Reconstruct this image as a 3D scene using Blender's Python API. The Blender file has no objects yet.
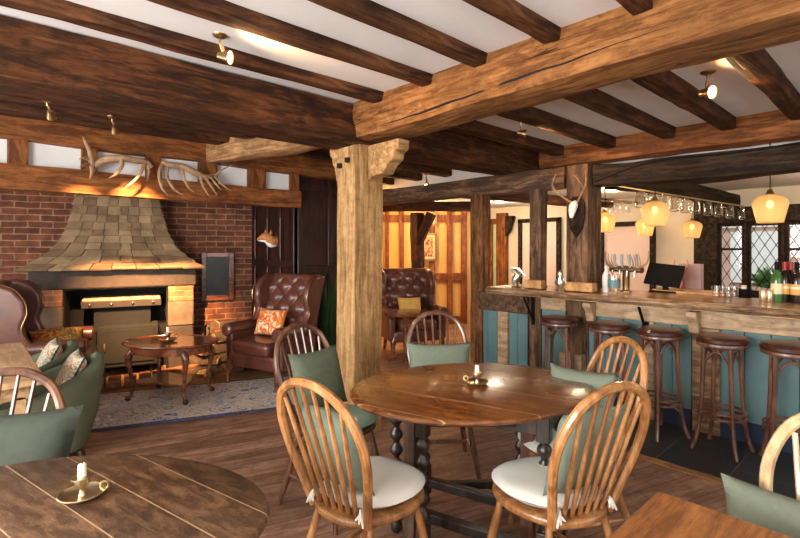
import bpy, bmesh, math, random
from mathutils import Vector, Matrix, noise
random.seed(7)
S = bpy.context.scene
COL = S.collection
PI = math.pi
# ---------------------------------------------------------------- camera
FW = Vector((.6763, .7366, 0)); RT = Vector((.7366, -.6763, 0)); H = 1.4
cam = bpy.data.objects.new('camera', bpy.data.cameras.new('camera')); COL.objects.link(cam)
cam.location = (0, 0, H)
cam.rotation_euler = (PI/2, 0, math.atan2(-FW.x, FW.y))
cam.data.sensor_width = 36; cam.data.lens = 21.6; cam.data.shift_y = -.02625
cam.data.clip_start = .05
S.camera = cam
# ---------------------------------------------------------------- world, exposure, daylight
wd = bpy.data.worlds.new('world'); S.world = wd; wd.use_nodes = True
bg = wd.node_tree.nodes['Background']; bg.inputs[0].default_value = (.80, .90, 1, 1); bg.inputs[1].default_value = 1.3
S.view_settings.view_transform = 'Standard'; S.view_settings.look = 'None'
S.view_settings.gamma = 1; S.view_settings.use_curve_mapping = False
S.view_settings.exposure = 0.25
def area(name, loc, rot, sx, sy, power, color):
    l = bpy.data.lights.new(name, 'AREA'); l.shape = 'RECTANGLE'; l.size = sx; l.size_y = sy
    l.energy = power; l.color = color
    o = bpy.data.objects.new(name, l); COL.objects.link(o); o.location = loc; o.rotation_euler = rot
    return o
# daylight through the windows of the wall on the left and of the wall behind the camera
area('daylight_left', (-1.93, 1.2, 1.45), (0, -PI/2+.12, 0), 1.25, 2.6, 205, (1, .975, .94))
area('daylight_left_far', (-1.93, 4.3, 1.45), (0, -PI/2+.12, 0), 1.25, 1.8, 65, (1, .975, .94))
area('daylight_behind', (2.2, -1.93, 1.45), (PI/2+.05, 0, 0), 2.8, 1.3, 27, (1, .99, .97))
area('daylight_behind_left', (-.6, -1.93, 1.45), (PI/2+.05, 0, 0), 1.6, 1.3, 22, (1, .99, .97))

sl = bpy.data.lights.new('sun', 'SUN'); sl.energy = 1.6; sl.angle = .02; sl.color = (1, .95, .88)
so = bpy.data.objects.new('sun', sl); COL.objects.link(so); so.rotation_euler = (-Vector((.58, .10, -.80))).to_track_quat('Z', 'Y').to_euler()
# ---------------------------------------------------------------- helpers
def at(px, py, d=None, z=None):
    """a point of the room from its bearing and its distance or height"""
    if d is None: d = 480*(H-z)/(py-248)
    r = (px-400)/480*d
    p = RT*r + FW*d; p.z = H+(248-py)*d/480
    return p
def rd(r, d, z=0):
    p = RT*r + FW*d; p.z = z; return p
def yaw(fr, fd):
    w = RT*fr + FW*fd
    return math.atan2(-w.x, w.y)
def tag(o, label=None, cat=None, group=None, kind=None):
    if label: o['label'] = label
    if cat: o['category'] = cat
    if group: o['group'] = group
    if kind: o['kind'] = kind
    return o
def thing(name, label, cat, loc=(0, 0, 0), rz=0, group=None):
    o = bpy.data.objects.new(name, None); COL.objects.link(o)
    o.empty_display_size = .1
    o.location = loc; o.rotation_euler = (0, 0, rz)
    return tag(o, label, cat, group)
def dup(root, loc, rz, label, group=None):
    def cp(o, par):
        c = o.copy(); COL.objects.link(c); c.parent = par
        for ch in list(o.children): cp(ch, c)
        return c
    r = cp(root, None); r.location = loc; r.rotation_euler = (0, 0, rz); r['label'] = label
    if group: r['group'] = group
    return r
def crom(pts, n=6):
    P = [Vector(p) for p in pts]; out = []
    for i in range(len(P)-1):
        p0 = P[max(i-1, 0)]; p1 = P[i]; p2 = P[i+1]; p3 = P[min(i+2, len(P)-1)]
        for k in range(n):
            t = k/n
            out.append(.5*((2*p1)+(-p0+p2)*t+(2*p0-5*p1+4*p2-p3)*t*t+(-p0+3*p1-3*p2+p3)*t**3))
    out.append(P[-1]); return out
class MB:
    def __init__(s): s.v = []; s.f = []
    def box(s, c, d, m=None):
        b = len(s.v); c = Vector(c)
        for z in (-1, 1):
            for y in (-1, 1):
                for x in (-1, 1):
                    p = Vector((x*d[0]/2, y*d[1]/2, z*d[2]/2))
                    s.v.append((m @ p if m else p)+c)
        for f in ((0, 2, 3, 1), (4, 5, 7, 6), (0, 1, 5, 4), (2, 6, 7, 3), (0, 4, 6, 2), (1, 3, 7, 5)): s.f.append([b+i for i in f])
        return s
    def tube(s, pts, rad, n=8, cap=True, sq=1.0):
        P = [Vector(p) for p in pts]; b = len(s.v); N = len(P)
        if not hasattr(rad, '__len__'): rad = [rad]*N
        if len(rad) != N:
            R = rad; rad = []
            for i in range(N):
                t = i/(N-1)*(len(R)-1); k = min(int(t), len(R)-2); rad.append(R[k]+(R[k+1]-R[k])*(t-k))
        up = None
        for i in range(N):
            t = (P[min(i+1, N-1)]-P[max(i-1, 0)]).normalized()
            if up is None:
                up = Vector((0, 0, 1)) if abs(t.z) < .9 else Vector((1, 0, 0))
            a = (up-t*up.dot(t)).normalized(); up = a; c = t.cross(a)
            for k in range(n):
                g = 2*PI*k/n
                s.v.append(P[i]+a*(math.cos(g)*rad[i])+c*(math.sin(g)*rad[i]*sq))
        for i in range(N-1):
            for k in range(n):
                s.f.append([b+i*n+k, b+i*n+(k+1) % n, b+(i+1)*n+(k+1) % n, b+(i+1)*n+k])
        if cap: s.f.append([b+k for k in range(n)][::-1]); s.f.append([b+(N-1)*n+k for k in range(n)])
        return s
    def lathe(s, prof, n=24, c=(0, 0, 0), m=None, sx=1, sy=1, cap=True):
        b = len(s.v); c = Vector(c)
        for r, z in prof:
            for k in range(n):
                g = 2*PI*k/n; p = Vector((r*math.cos(g)*sx, r*math.sin(g)*sy, z))
                s.v.append((m @ p if m else p)+c)
        for i in range(len(prof)-1):
            for k in range(n):
                s.f.append([b+i*n+k, b+i*n+(k+1) % n, b+(i+1)*n+(k+1) % n, b+(i+1)*n+k])
        if cap: s.f.append([b+k for k in range(n)][::-1]); s.f.append([b+(len(prof)-1)*n+k for k in range(n)])
        return s
    def ball(s, c, r, n=12, sx=1, sy=1, sz=1, m=None):
        return s.lathe([(r*math.sin(PI*i/n)+1e-5, -r*sz*math.cos(PI*i/n)) for i in range(n+1)], n+4, c, m, sx, sy)
    def prism(s, poly, h0, h1, m=None, c=(0, 0, 0)):
        """poly in local xy, extruded along z; m turns it"""
        b = len(s.v); n = len(poly); c = Vector(c)
        for h in (h0, h1):
            for x, y in poly:
                p = Vector((x, y, h)); s.v.append((m @ p if m else p)+c)
        s.f.append([b+i for i in range(n)][::-1]); s.f.append([b+n+i for i in range(n)])
        for i in range(n): s.f.append([b+i, b+(i+1) % n, b+n+(i+1) % n, b+n+i])
        return s
    def grid(s, fn, nu, nv, cu=False):
        b = len(s.v)
        for i in range(nu+(0 if cu else 1)):
            for j in range(nv+1): s.v.append(Vector(fn(i/nu, j/nv)))
        M = nu if cu else nu+1
        for i in range(nu):
            for j in range(nv):
                i2 = (i+1) % M
                s.f.append([b+i*(nv+1)+j, b+i2*(nv+1)+j, b+i2*(nv+1)+j+1, b+i*(nv+1)+j+1])
        return s
    def build(s, name, mat, parent=None, bev=0, smooth=True, solid=0, sub=0, seg=2, loc=None, rot=None, angle=40, weld=False):
        me = bpy.data.meshes.new(name); me.from_pydata([tuple(v) for v in s.v], [], s.f)
        bm = bmesh.new(); bm.from_mesh(me)
        if weld: bmesh.ops.remove_doubles(bm, verts=bm.verts, dist=1e-4)
        bmesh.ops.recalc_face_normals(bm, faces=bm.faces); bm.to_mesh(me); bm.free()
        me.materials.append(mat)
        o = bpy.data.objects.new(name, me); COL.objects.link(o)
        if smooth:
            me.polygons.foreach_set('use_smooth', [True]*len(me.polygons))
            if hasattr(me, 'set_sharp_from_angle'): me.set_sharp_from_angle(angle=math.radians(angle))
        if solid:
            d = o.modifiers.new('solid', 'SOLIDIFY'); d.thickness = solid; d.offset = 0
        if bev:
            d = o.modifiers.new('bevel', 'BEVEL'); d.width = bev; d.segments = seg; d.limit_method = 'ANGLE'; d.harden_normals = False
        if sub:
            d = o.modifiers.new('sub', 'SUBSURF'); d.levels = sub; d.render_levels = sub
        if loc is not None: o.location = loc
        if rot is not None: o.rotation_euler = rot
        if parent: o.parent = parent
        return o
# ---------------------------------------------------------------- materials
def newmat(name):
    m = bpy.data.materials.new(name); m.use_nodes = True
    nt = m.node_tree; return m, nt, nt.nodes['Principled BSDF']
def N(nt, kind, **kw):
    n = nt.nodes.new(kind)
    for k, v in kw.items():
        if k in n.inputs: n.inputs[k].default_value = v
        else: setattr(n, k, v)
    return n
def ramp(nt, stops, fac):
    n = nt.nodes.new('ShaderNodeValToRGB'); e = n.color_ramp.elements
    while len(e) < len(stops): e.new(.5)
    for i, (p, c) in enumerate(stops):
        e[i].position = p; e[i].color = (*c, 1) if len(c) == 3 else c
    nt.links.new(fac, n.inputs[0]); return n.outputs[0]
def mixc(nt, a, b, fac, mode='MIX'):
    n = nt.nodes.new('ShaderNodeMix'); n.data_type = 'RGBA'; n.blend_type = mode
    for sock, v in ((n.inputs[0], fac), (n.inputs[6], a), (n.inputs[7], b)):
        if isinstance(v, (int, float)): sock.default_value = v
        elif isinstance(v, tuple): sock.default_value = (*v, 1) if len(v) == 3 else v
        else: nt.links.new(v, sock)
    return n.outputs[2]
def mth(nt, op, a, b=None, c=None):
    n = nt.nodes.new('ShaderNodeMath'); n.operation = op
    for i, v in enumerate((a, b, c)):
        if v is None: continue
        if isinstance(v, (int, float)): n.inputs[i].default_value = v
        else: nt.links.new(v, n.inputs[i])
    return n.outputs[0]
def coords(nt, scale=(1, 1, 1), rot=(0, 0, 0)):
    t = nt.nodes.new('ShaderNodeTexCoord'); m = nt.nodes.new('ShaderNodeMapping')
    m.inputs['Scale'].default_value = scale; m.inputs['Rotation'].default_value = rot
    nt.links.new(t.outputs['Object'], m.inputs[0]); return m.outputs[0]
def bump(nt, bsdf, h, strength, dist=.01):
    b = nt.nodes.new('ShaderNodeBump'); b.inputs['Strength'].default_value = strength; b.inputs['Distance'].default_value = dist
    nt.links.new(h, b.inputs['Height']); nt.links.new(b.outputs[0], bsdf.inputs['Normal'])
def noi(nt, vec, scale, detail=4, rough=.6, dist=0):
    n = N(nt, 'ShaderNodeTexNoise', Scale=scale, Detail=detail, Roughness=rough, Distortion=dist)
    nt.links.new(vec, n.inputs['Vector']); return n.outputs['Fac']
def plain(name, c, rough=.6, metal=0, var=.15, scale=8, bmp=0, coat=0, spec=.5):
    m, nt, b = newmat(name); v = coords(nt)
    f = noi(nt, v, scale)
    lo = tuple(x*(1-var) for x in c); hi = tuple(min(1, x*(1+var)) for x in c)
    nt.links.new(ramp(nt, [(.3, lo), (.7, hi)], f), b.inputs['Base Color'])
    b.inputs['Roughness'].default_value = rough; b.inputs['Metallic'].default_value = metal
    b.inputs['Coat Weight'].default_value = coat; b.inputs['Coat Roughness'].default_value = .15
    b.inputs['Specular IOR Level'].default_value = spec
    if bmp: bump(nt, b, noi(nt, v, scale*8), bmp)
    return m
def wood(name, dark, mid, light, axis='x', rough=.6, sc=1.0, crack=.5, bmp=.35, coat=0, plank=0, plank_axis='y', rot=0, blotch=.5, seam=(.02, .012, .008), st=1.3, spec=.5, sw=.0022):
    m, nt, b = newmat(name)
    k = dict(x=(st, 9, 9), y=(9, st, 9), z=(9, 9, st))[axis]
    base = coords(nt, (1, 1, 1), (0, 0, rot))
    mp = N(nt, 'ShaderNodeMapping'); mp.inputs['Scale'].default_value = tuple(sc*q for q in k); nt.links.new(base, mp.inputs[0])
    g = noi(nt, mp.outputs[0], 2.2, 7, .68, .6)
    big = noi(nt, base, 1.7*sc, 3, .55, .4)
    fine = noi(nt, mp.outputs[0], 14, 4, .7)
    col = ramp(nt, [(.34, tuple(q*.8 for q in dark)), (.44, dark), (.53, mid), (.68, light)], g)
    mt = noi(nt, base, 11*sc, 6, .7, .5)
    col = mixc(nt, col, ramp(nt, [(.3, (.55, .5, .46)), (.5, (.95, .93, .9)), (.72, (1.3, 1.28, 1.22))], mt), .8, 'MULTIPLY')
    col = mixc(nt, col, tuple(x*.35 for x in mid), mth(nt, 'MULTIPLY', ramp(nt, [(.42, (0, 0, 0)), (.68, (1, 1, 1))], big), blotch))
    col = mixc(nt, col, tuple(min(1, x*1.25) for x in light), mth(nt, 'MULTIPLY', ramp(nt, [(.55, (0, 0, 0)), (.8, (1, 1, 1))], fine), .35))
    h = mth(nt, 'ADD', g, mth(nt, 'MULTIPLY', fine, .5))
    if crack:
        k2 = dict(x=(.35, 14, 14), y=(14, .35, 14), z=(14, 14, .35))[axis]
        m2 = N(nt, 'ShaderNodeMapping'); m2.inputs['Scale'].default_value = tuple(sc*q*.5 for q in k2); nt.links.new(base, m2.inputs[0])
        cr = noi(nt, m2.outputs[0], 1.4, 3, .5, 1.2)
        cl = ramp(nt, [(.485, (0, 0, 0)), (.5, (1, 1, 1)), (.515, (0, 0, 0))], cr)
        gate = ramp(nt, [(.5, (0, 0, 0)), (.62, (1, 1, 1))], noi(nt, base, 2.6, 2))
        cl = mth(nt, 'MULTIPLY', mth(nt, 'MULTIPLY', cl, gate), crack)
        col = mixc(nt, col, tuple(x*.12 for x in dark), cl)
        h = mth(nt, 'SUBTRACT', h, mth(nt, 'MULTIPLY', cl, 2.0))
        kn = N(nt, 'ShaderNodeTexVoronoi', Scale=3.2*sc); nt.links.new(base, kn.inputs['Vector'])
        kf = ramp(nt, [(.04, (1, 1, 1)), (.09, (0, 0, 0))], kn.outputs['Distance'])
        col = mixc(nt, col, tuple(x*.25 for x in dark), mth(nt, 'MULTIPLY', kf, crack*.8))
    if plank:
        sp = N(nt, 'ShaderNodeSeparateXYZ'); nt.links.new(base, sp.inputs[0])
        c = sp.outputs['Y' if plank_axis == 'y' else 'X']
        q = mth(nt, 'DIVIDE', c, plank); fr = mth(nt, 'FRACT', q); fl = mth(nt, 'FLOOR', q)
        wn = N(nt, 'ShaderNodeTexWhiteNoise', noise_dimensions='1D'); nt.links.new(fl, wn.inputs['W'])
        col = mixc(nt, col, mixc(nt, col, (.25, .22, .2), 1.0, 'MULTIPLY'), mth(nt, 'MULTIPLY', wn.outputs['Value'], .55))
        e = mth(nt, 'MINIMUM', fr, mth(nt, 'SUBTRACT', 1, fr))
        ln = mth(nt, 'LESS_THAN', e, sw/plank)
        col = mixc(nt, col, seam, ln)
        h = mth(nt, 'SUBTRACT', h, mth(nt, 'MULTIPLY', ln, 2))
    nt.links.new(col, b.inputs['Base Color'])
    b.inputs['Specular IOR Level'].default_value = spec
    rr = nt.nodes.new('ShaderNodeMapRange'); rr.inputs[3].default_value = rough-.1; rr.inputs[4].default_value = min(1, rough+.18)
    nt.links.new(big, rr.inputs[0]); nt.links.new(rr.outputs[0], b.inputs['Roughness'])
    b.inputs['Coat Weight'].default_value = coat; b.inputs['Coat Roughness'].default_value = .12
    bump(nt, b, h, bmp, .006)
    return m
def brickmat(name, c1, c2, mortar, rotx=PI/2, sc=1.0):
    m, nt, b = newmat(name); v = coords(nt, (1, 1, 1), (rotx, 0, 0))
    t = N(nt, 'ShaderNodeTexBrick', Scale=1.0*sc, offset=.5)
    t.inputs['Color1'].default_value = (*c1, 1); t.inputs['Color2'].default_value = (*c2, 1); t.inputs['Mortar'].default_value = (*mortar, 1)
    t.inputs['Mortar Size'].default_value = .007; t.inputs['Mortar Smooth'].default_value = .3
    t.inputs['Brick Width'].default_value = .225; t.inputs['Row Height'].default_value = .07
    dn = N(nt, 'ShaderNodeTexNoise', Scale=5.0, Detail=2.0); nt.links.new(v, dn.inputs['Vector'])
    vm = nt.nodes.new('ShaderNodeVectorMath'); vm.operation = 'MULTIPLY_ADD'; vm.inputs[1].default_value = (.02, .02, .02)
    nt.links.new(dn.outputs['Color'], vm.inputs[0]); nt.links.new(v, vm.inputs[2]); nt.links.new(vm.outputs[0], t.inputs['Vector'])
    f = noi(nt, v, 9, 5); col = mixc(nt, t.outputs['Color'], ramp(nt, [(.3, (.45, .42, .42)), (.7, (1.2, 1.15, 1.1))], f), 1.0, 'MULTIPLY')
    nt.links.new(col, b.inputs['Base Color']); b.inputs['Roughness'].default_value = .9
    bump(nt, b, mth(nt, 'ADD', mth(nt, 'MULTIPLY', t.outputs['Fac'], -1), mth(nt, 'MULTIPLY', f, .4)), .7, .01)
    return m
def emit(name, c, s):
    m, nt, b = newmat(name)
    b.inputs['Base Color'].default_value = (*c, 1); b.inputs['Emission Color'].default_value = (*c, 1); b.inputs['Emission Strength'].default_value = s
    return m
def glassmat(name, tint, rough=.05, ior=1.1, refl=.12):
    m = bpy.data.materials.new(name); m.use_nodes = True; nt = m.node_tree; nt.nodes.clear()
    o = nt.nodes.new('ShaderNodeOutputMaterial'); t = N(nt, 'ShaderNodeBsdfTransparent'); t.inputs[0].default_value = (*tint, 1)
    g = N(nt, 'ShaderNodeBsdfGlossy', Roughness=rough); fr = N(nt, 'ShaderNodeLayerWeight', Blend=.35)
    mx = nt.nodes.new('ShaderNodeMixShader'); k = mth(nt, 'ADD', mth(nt, 'MULTIPLY', fr.outputs['Facing'], .5), refl)
    nt.links.new(k, mx.inputs[0]); nt.links.new(t.outputs[0], mx.inputs[1]); nt.links.new(g.outputs[0], mx.inputs[2]); nt.links.new(mx.outputs[0], o.inputs[0])
    return m
def patterned(name, cols, scale=9, dist=3, rough=.8):
    m, nt, b = newmat(name); v = coords(nt)
    n = N(nt, 'ShaderNodeTexNoise', Scale=scale, Detail=1.5, Distortion=dist); nt.links.new(v, n.inputs['Vector'])
    st = []
    for i, c in enumerate(cols): st += [(.3+.4*i/len(cols), c)]
    r = nt.nodes.new('ShaderNodeValToRGB'); r.color_ramp.interpolation = 'CONSTANT'; e = r.color_ramp.elements
    while len(e) < len(st): e.new(.5)
    for i, (p, c) in enumerate(st): e[i].position = p if i else 0; e[i].color = (*c, 1)
    nt.links.new(n.outputs['Fac'], r.inputs[0]); nt.links.new(r.outputs[0], b.inputs['Base Color']); b.inputs['Roughness'].default_value = rough
    return m
M = {}
M['beam_dark'] = wood('dark_oak', (.028, .010, .004), (.085, .028, .009), (.17, .062, .020), rough=.7, crack=.7, spec=.2)
M['beam_big'] = wood('weathered_oak', (.15, .058, .016), (.27, .115, .034), (.38, .18, .062), rough=.75, crack=1, bmp=.6, spec=.2, sc=1.3)
M['beam_orange'] = wood('orange_oak', (.13, .040, .010), (.26, .090, .022), (.38, .15, .042), rough=.65, crack=.4, spec=.25)
M['beam_pale'] = wood('pale_oak', (.25, .115, .04), (.42, .22, .085), (.58, .36, .17), rough=.65, crack=.7)
M['joist'] = wood('joist_oak', (.028, .010, .005), (.085, .032, .012), (.17, .07, .026), rough=.7, crack=.6, spec=.2)
M['post'] = wood('post_oak', (.33, .175, .068), (.46, .275, .115), (.58, .38, .18), axis='x', sc=1.4, st=.8, rough=.7, crack=.7, blotch=.2, spec=.2)
M['post_brown'] = wood('red_brown_oak', (.10, .036, .012), (.25, .105, .038), (.38, .19, .08), rough=.7, crack=.8, bmp=.5, spec=.2)
M['orange_z'] = wood('orange_oak_upright', (.13, .040, .010), (.26, .090, .022), (.38, .15, .042), axis='z', rough=.65, crack=.2, spec=.25)
M['post_grey'] = wood('grey_oak', (.06, .026, .011), (.175, .086, .038), (.31, .18, .085), axis='x', rough=.7, crack=1, bmp=.6)
M['black_oak'] = wood('black_oak', (.010, .006, .003), (.036, .020, .010), (.085, .050, .026), rough=.7, crack=.6, spec=.2, bmp=.6)
M['mahogany_panel'] = wood('mahogany_panel', (.012, .003, .002), (.035, .009, .005), (.06, .017, .01), axis='z', rough=.4, crack=0, bmp=.1)
M['plaster'] = plain('white_plaster', (.78, .77, .76), .9, var=.05, scale=3, bmp=.08)
M['cream'] = plain('cream_plaster', (.70, .60, .45), .9, var=.06, scale=3, bmp=.05)
M['pink'] = plain('pale_pink_plaster', (.75, .58, .50), .9, var=.05, scale=3)
M['yellow'] = plain('ochre_plaster', (.73, .47, .17), .9, var=.08, scale=3)
M['teal'] = plain('teal_paint', (.12, .225, .235), .45, var=.12, scale=5)
M['navy'] = plain('navy_paint', (.012, .022, .06), .4, var=.2)
M['green_door'] = plain('pale_green_paint', (.45, .55, .35), .5)
M['brick'] = brickmat('old_brick', (.23, .075, .032), (.12, .038, .020), (.34, .21, .13))
M['brick_orange'] = brickmat('orange_brick', (.46, .19, .08), (.36, .14, .06), (.45, .30, .18))
M['soot'] = plain('sooty_stone', (.050, .034, .025), .85, var=.4, scale=5, bmp=.4)
M['stone'] = plain('old_stone', (.14, .095, .062), .85, var=.35, scale=7, bmp=.4)
M['black'] = plain('black_iron', (.004, .004, .004), .6, var=.3, spec=.15)
M['soot_black'] = plain('soot_black', (.006, .005, .005), .95, var=.3)
M['red_leather'] = plain('oxblood_leather', (.115, .034, .02), .33, var=.35, scale=9, bmp=.12, coat=.35)
M['seat_leather'] = plain('dark_brown_leather', (.05, .014, .009), .35, var=.3, bmp=.1, coat=.3)
M['green_velvet'] = plain('sage_velvet', (.12, .148, .09), .85, var=.12)
M['green_cushion'] = plain('sage_linen', (.155, .185, .135), .9, var=.08, scale=60, bmp=.15)
M['green_mid'] = plain('mid_green_velvet', (.085, .105, .065), .85, var=.12, scale=30)
M['green_dark_shaded'] = plain('dark_green_velvet_shaded', (.036, .045, .03), .85, var=.12, scale=30)  # dark green, darkened further for the shade on the left-edge cushion
M['pad_cream'] = plain('cream_seat_cloth', (.72, .71, .64), .9, var=.04, scale=10, bmp=.05)
M['pad_green'] = plain('green_seat_cloth', (.14, .22, .17), .8, var=.1)
M['rug_text'] = None
M['orange_fabric'] = patterned('orange_scroll_fabric', [(.60, .10, .02), (.75, .24, .05), (.85, .68, .42), (.66, .13, .03)], 7, 2.5)
M['floral_fabric'] = patterned('coral_floral_fabric', [(.72, .22, .08), (.75, .68, .52), (.35, .36, .22), (.75, .68, .55), (.68, .2, .1)], 12, 1.8)
M['autumn_fabric'] = patterned('autumn_fabric', [(.45, .07, .02), (.7, .35, .05), (.20, .16, .04), (.65, .22, .03)], 9, 2)
M['gold_fabric'] = plain('gold_fabric', (.75, .45, .1), .7)
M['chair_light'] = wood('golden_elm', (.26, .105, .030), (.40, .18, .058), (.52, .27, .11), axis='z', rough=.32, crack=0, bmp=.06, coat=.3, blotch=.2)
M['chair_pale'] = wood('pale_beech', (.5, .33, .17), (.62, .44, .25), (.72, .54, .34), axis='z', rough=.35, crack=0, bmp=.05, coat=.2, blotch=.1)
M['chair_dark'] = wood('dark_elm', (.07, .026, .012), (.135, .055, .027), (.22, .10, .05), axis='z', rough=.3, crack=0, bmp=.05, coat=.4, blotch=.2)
M['bentwood'] = wood('brown_bentwood', (.10, .038, .02), (.17, .07, .04), (.25, .12, .07), axis='z', rough=.3, crack=0, bmp=.05, coat=.5, blotch=.1)
M['gate_dark'] = wood('black_stained_oak', (.012, .008, .006), (.03, .018, .012), (.075, .04, .025), axis='z', rough=.35, crack=0, bmp=.1, coat=.2)
M['table_red'] = wood('polished_oak', (.12, .036, .008), (.21, .068, .014), (.30, .110, .027), axis='x', sc=1.7, rough=.24, crack=.25, bmp=.1, coat=.35, plank=.24, blotch=.45, seam=(.42, .25, .12))
M['table_worn'] = wood('worn_oak', (.085, .040, .018), (.17, .085, .040), (.27, .15, .075), st=3.2, sc=1.5, axis='x', rough=.42, crack=.4, bmp=.4, plank=.128, blotch=.6, seam=(.40, .26, .14), sw=.0016)
M['table_sq'] = wood('amber_oak', (.15, .048, .012), (.30, .105, .026), (.44, .18, .055), axis='x', sc=1.6, rough=.3, crack=.2, bmp=.2, coat=.2, blotch=.4)
M['table_light'] = wood('light_oak', (.36, .21, .10), (.48, .30, .15), (.58, .39, .21), axis='y', rough=.4, crack=.1, bmp=.08, blotch=.15)
M['mahogany'] = wood('mahogany', (.12, .03, .012), (.21, .062, .024), (.30, .10, .04), axis='x', rough=.2, crack=0, bmp=.03, coat=.6, blotch=.3)
M['counter'] = wood('waney_counter_oak', (.36, .165, .045), (.56, .29, .09), (.70, .42, .16), axis='y', rough=.28, crack=.3, bmp=.2, coat=.4, blotch=.2)
M['counter_edge'] = wood('waney_edge', (.16, .085, .04), (.33, .20, .10), (.60, .42, .25), axis='y', rough=.6, crack=.8, bmp=.7, blotch=.5)
M['fresh_oak'] = wood('fresh_oak', (.38, .24, .13), (.5, .34, .2), (.62, .46, .29), axis='y', rough=.6, crack=.2, bmp=.15, blotch=.2)
M['box_wood'] = wood('box_pine', (.50, .24, .08), (.62, .33, .12), (.7, .42, .18), axis='x', rough=.4, crack=0, bmp=.05, blotch=.1)
M['floor'] = wood('worn_floorboards', (.29, .150, .095), (.41, .235, .160), (.54, .35, .255), axis='x', rough=.36, crack=.4, bmp=.2, plank=.19, rot=math.radians(17), blotch=.3, coat=.08)
M['brass_dull'] = plain('aged_brass', (.36, .25, .12), .32, metal=1, var=.2)
M['old_brass'] = plain('old_brass', (.55, .43, .26), .3, metal=1, var=.2)
M['brass'] = plain('brass', (.66, .48, .24), .28, metal=1, var=.1)
M['pewter'] = plain('tarnished_silver', (.62, .58, .50), .3, metal=1, var=.15)
M['steel'] = plain('steel', (.6, .6, .6), .25, metal=1, var=.1)
M['wax'] = plain('candle_wax', (.88, .82, .66), .5, var=.03)
M['bone'] = plain('antler_bone', (.36, .22, .12), .55, var=.5, scale=14, bmp=.3)
M['white'] = plain('white_paint', (.85, .84, .80), .6, var=.03)
M['bulb'] = emit('lit_bulb', (1, .72, .40), 10)
M['lamp_glass'] = emit('lit_lamp_glass', (1, .72, .40), 16)
M['glass'] = glassmat('clear_glass', (.97, .97, .96), refl=.05)
M['windowglass'] = glassmat('window_glass', (.92, .93, .92), refl=.03)
M['log'] = wood('split_log', (.32, .17, .07), (.55, .33, .15), (.72, .50, .28), axis='x', rough=.8, crack=.5, bmp=.5)
M['bark'] = plain('bark', (.10, .065, .04), .95, var=.5, scale=20, bmp=.8)
M['leaf'] = plain('grass_blade', (.025, .055, .015), .5, var=.5, scale=6)
M['terracotta'] = plain('grey_clay', (.12, .095, .08), .8, var=.3)
M['fox'] = plain('fox_fur', (.50, .20, .06), .8, var=.25, scale=20)
M['amber'] = None
def amber():
    m = bpy.data.materials.new('amber_lamp_glass'); m.use_nodes = True; nt = m.node_tree; nt.nodes.clear()
    o = nt.nodes.new('ShaderNodeOutputMaterial'); t = N(nt, 'ShaderNodeBsdfTransparent'); t.inputs[0].default_value = (1, .86, .60, 1)
    a = N(nt, 'ShaderNodeBsdfTranslucent'); a.inputs[0].default_value = (.80, .71, .54, 1)
    g = N(nt, 'ShaderNodeBsdfPrincipled', Roughness=.12); g.inputs['Base Color'].default_value = (.62, .46, .20, 1)
    v = coords(nt); w = N(nt, 'ShaderNodeTexVoronoi', Scale=70.0); nt.links.new(v, w.inputs['Vector'])
    bump(nt, g, w.outputs['Distance'], .6, .004)
    m1 = nt.nodes.new('ShaderNodeMixShader'); m1.inputs[0].default_value = .38; nt.links.new(t.outputs[0], m1.inputs[1]); nt.links.new(a.outputs[0], m1.inputs[2])
    m2 = nt.nodes.new('ShaderNodeMixShader'); m2.inputs[0].default_value = .22; nt.links.new(m1.outputs[0], m2.inputs[1]); nt.links.new(g.outputs[0], m2.inputs[2])
    nt.links.new(m2.outputs[0], o.inputs[0]); return m
M['amber'] = amber()
def rugmat():
    m, nt, b = newmat('brightened_persian_rug'); v = coords(nt)
    vo = N(nt, 'ShaderNodeTexVoronoi', Scale=5.5); nt.links.new(v, vo.inputs['Vector'])
    n2 = noi(nt, v, 13, 2.5, .5, 3.0); n3 = noi(nt, v, 4.5, 3)
    blue = (.07, .10, .26)
    c = ramp(nt, [(.30, blue), (.38, (.16, .20, .34)), (.43, (.80, .75, .65)), (.49, (.62, .38, .22)), (.52, (.82, .78, .70)), (.59, (.12, .16, .32)), (.65, (.82, .78, .70))], mth(nt, 'ADD', mth(nt, 'MULTIPLY', n2, .65), mth(nt, 'MULTIPLY', vo.outputs['Distance'], .35)))  # pattern colours brightened to make up for weak light on the rug
    c = mixc(nt, c, (.50, .42, .33), mth(nt, 'MULTIPLY', ramp(nt, [(.45, (0, 0, 0)), (.65, (1, 1, 1))], n3), .25))
    nt.links.new(c, b.inputs['Base Color']); b.inputs['Roughness'].default_value = .95
    bump(nt, b, n2, .3, .004); return m
M['rug'] = rugmat()
M['rug_border'] = plain('navy_rug_binding', (.06, .065, .14), .95, var=.5, scale=40)
def tilemat():
    m, nt, b = newmat('black_slate_tiles'); v = coords(nt, (1, 1, 1), (0, 0, math.radians(0)))
    t = N(nt, 'ShaderNodeTexBrick', Scale=1.0, offset=.5)
    t.inputs['Color1'].default_value = (.018, .018, .020, 1); t.inputs['Color2'].default_value = (.030, .028, .028, 1); t.inputs['Mortar'].default_value = (.13, .11, .09, 1)
    t.inputs['Mortar Size'].default_value = .0035; t.inputs['Brick Width'].default_value = .6; t.inputs['Row Height'].default_value = .4
    nt.links.new(v, t.inputs['Vector']); nt.links.new(t.outputs['Color'], b.inputs['Base Color'])
    f = noi(nt, v, 7, 4); b.inputs['Roughness'].default_value = .33
    bump(nt, b, f, .25, .004); return m
M['tile'] = tilemat()
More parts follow.
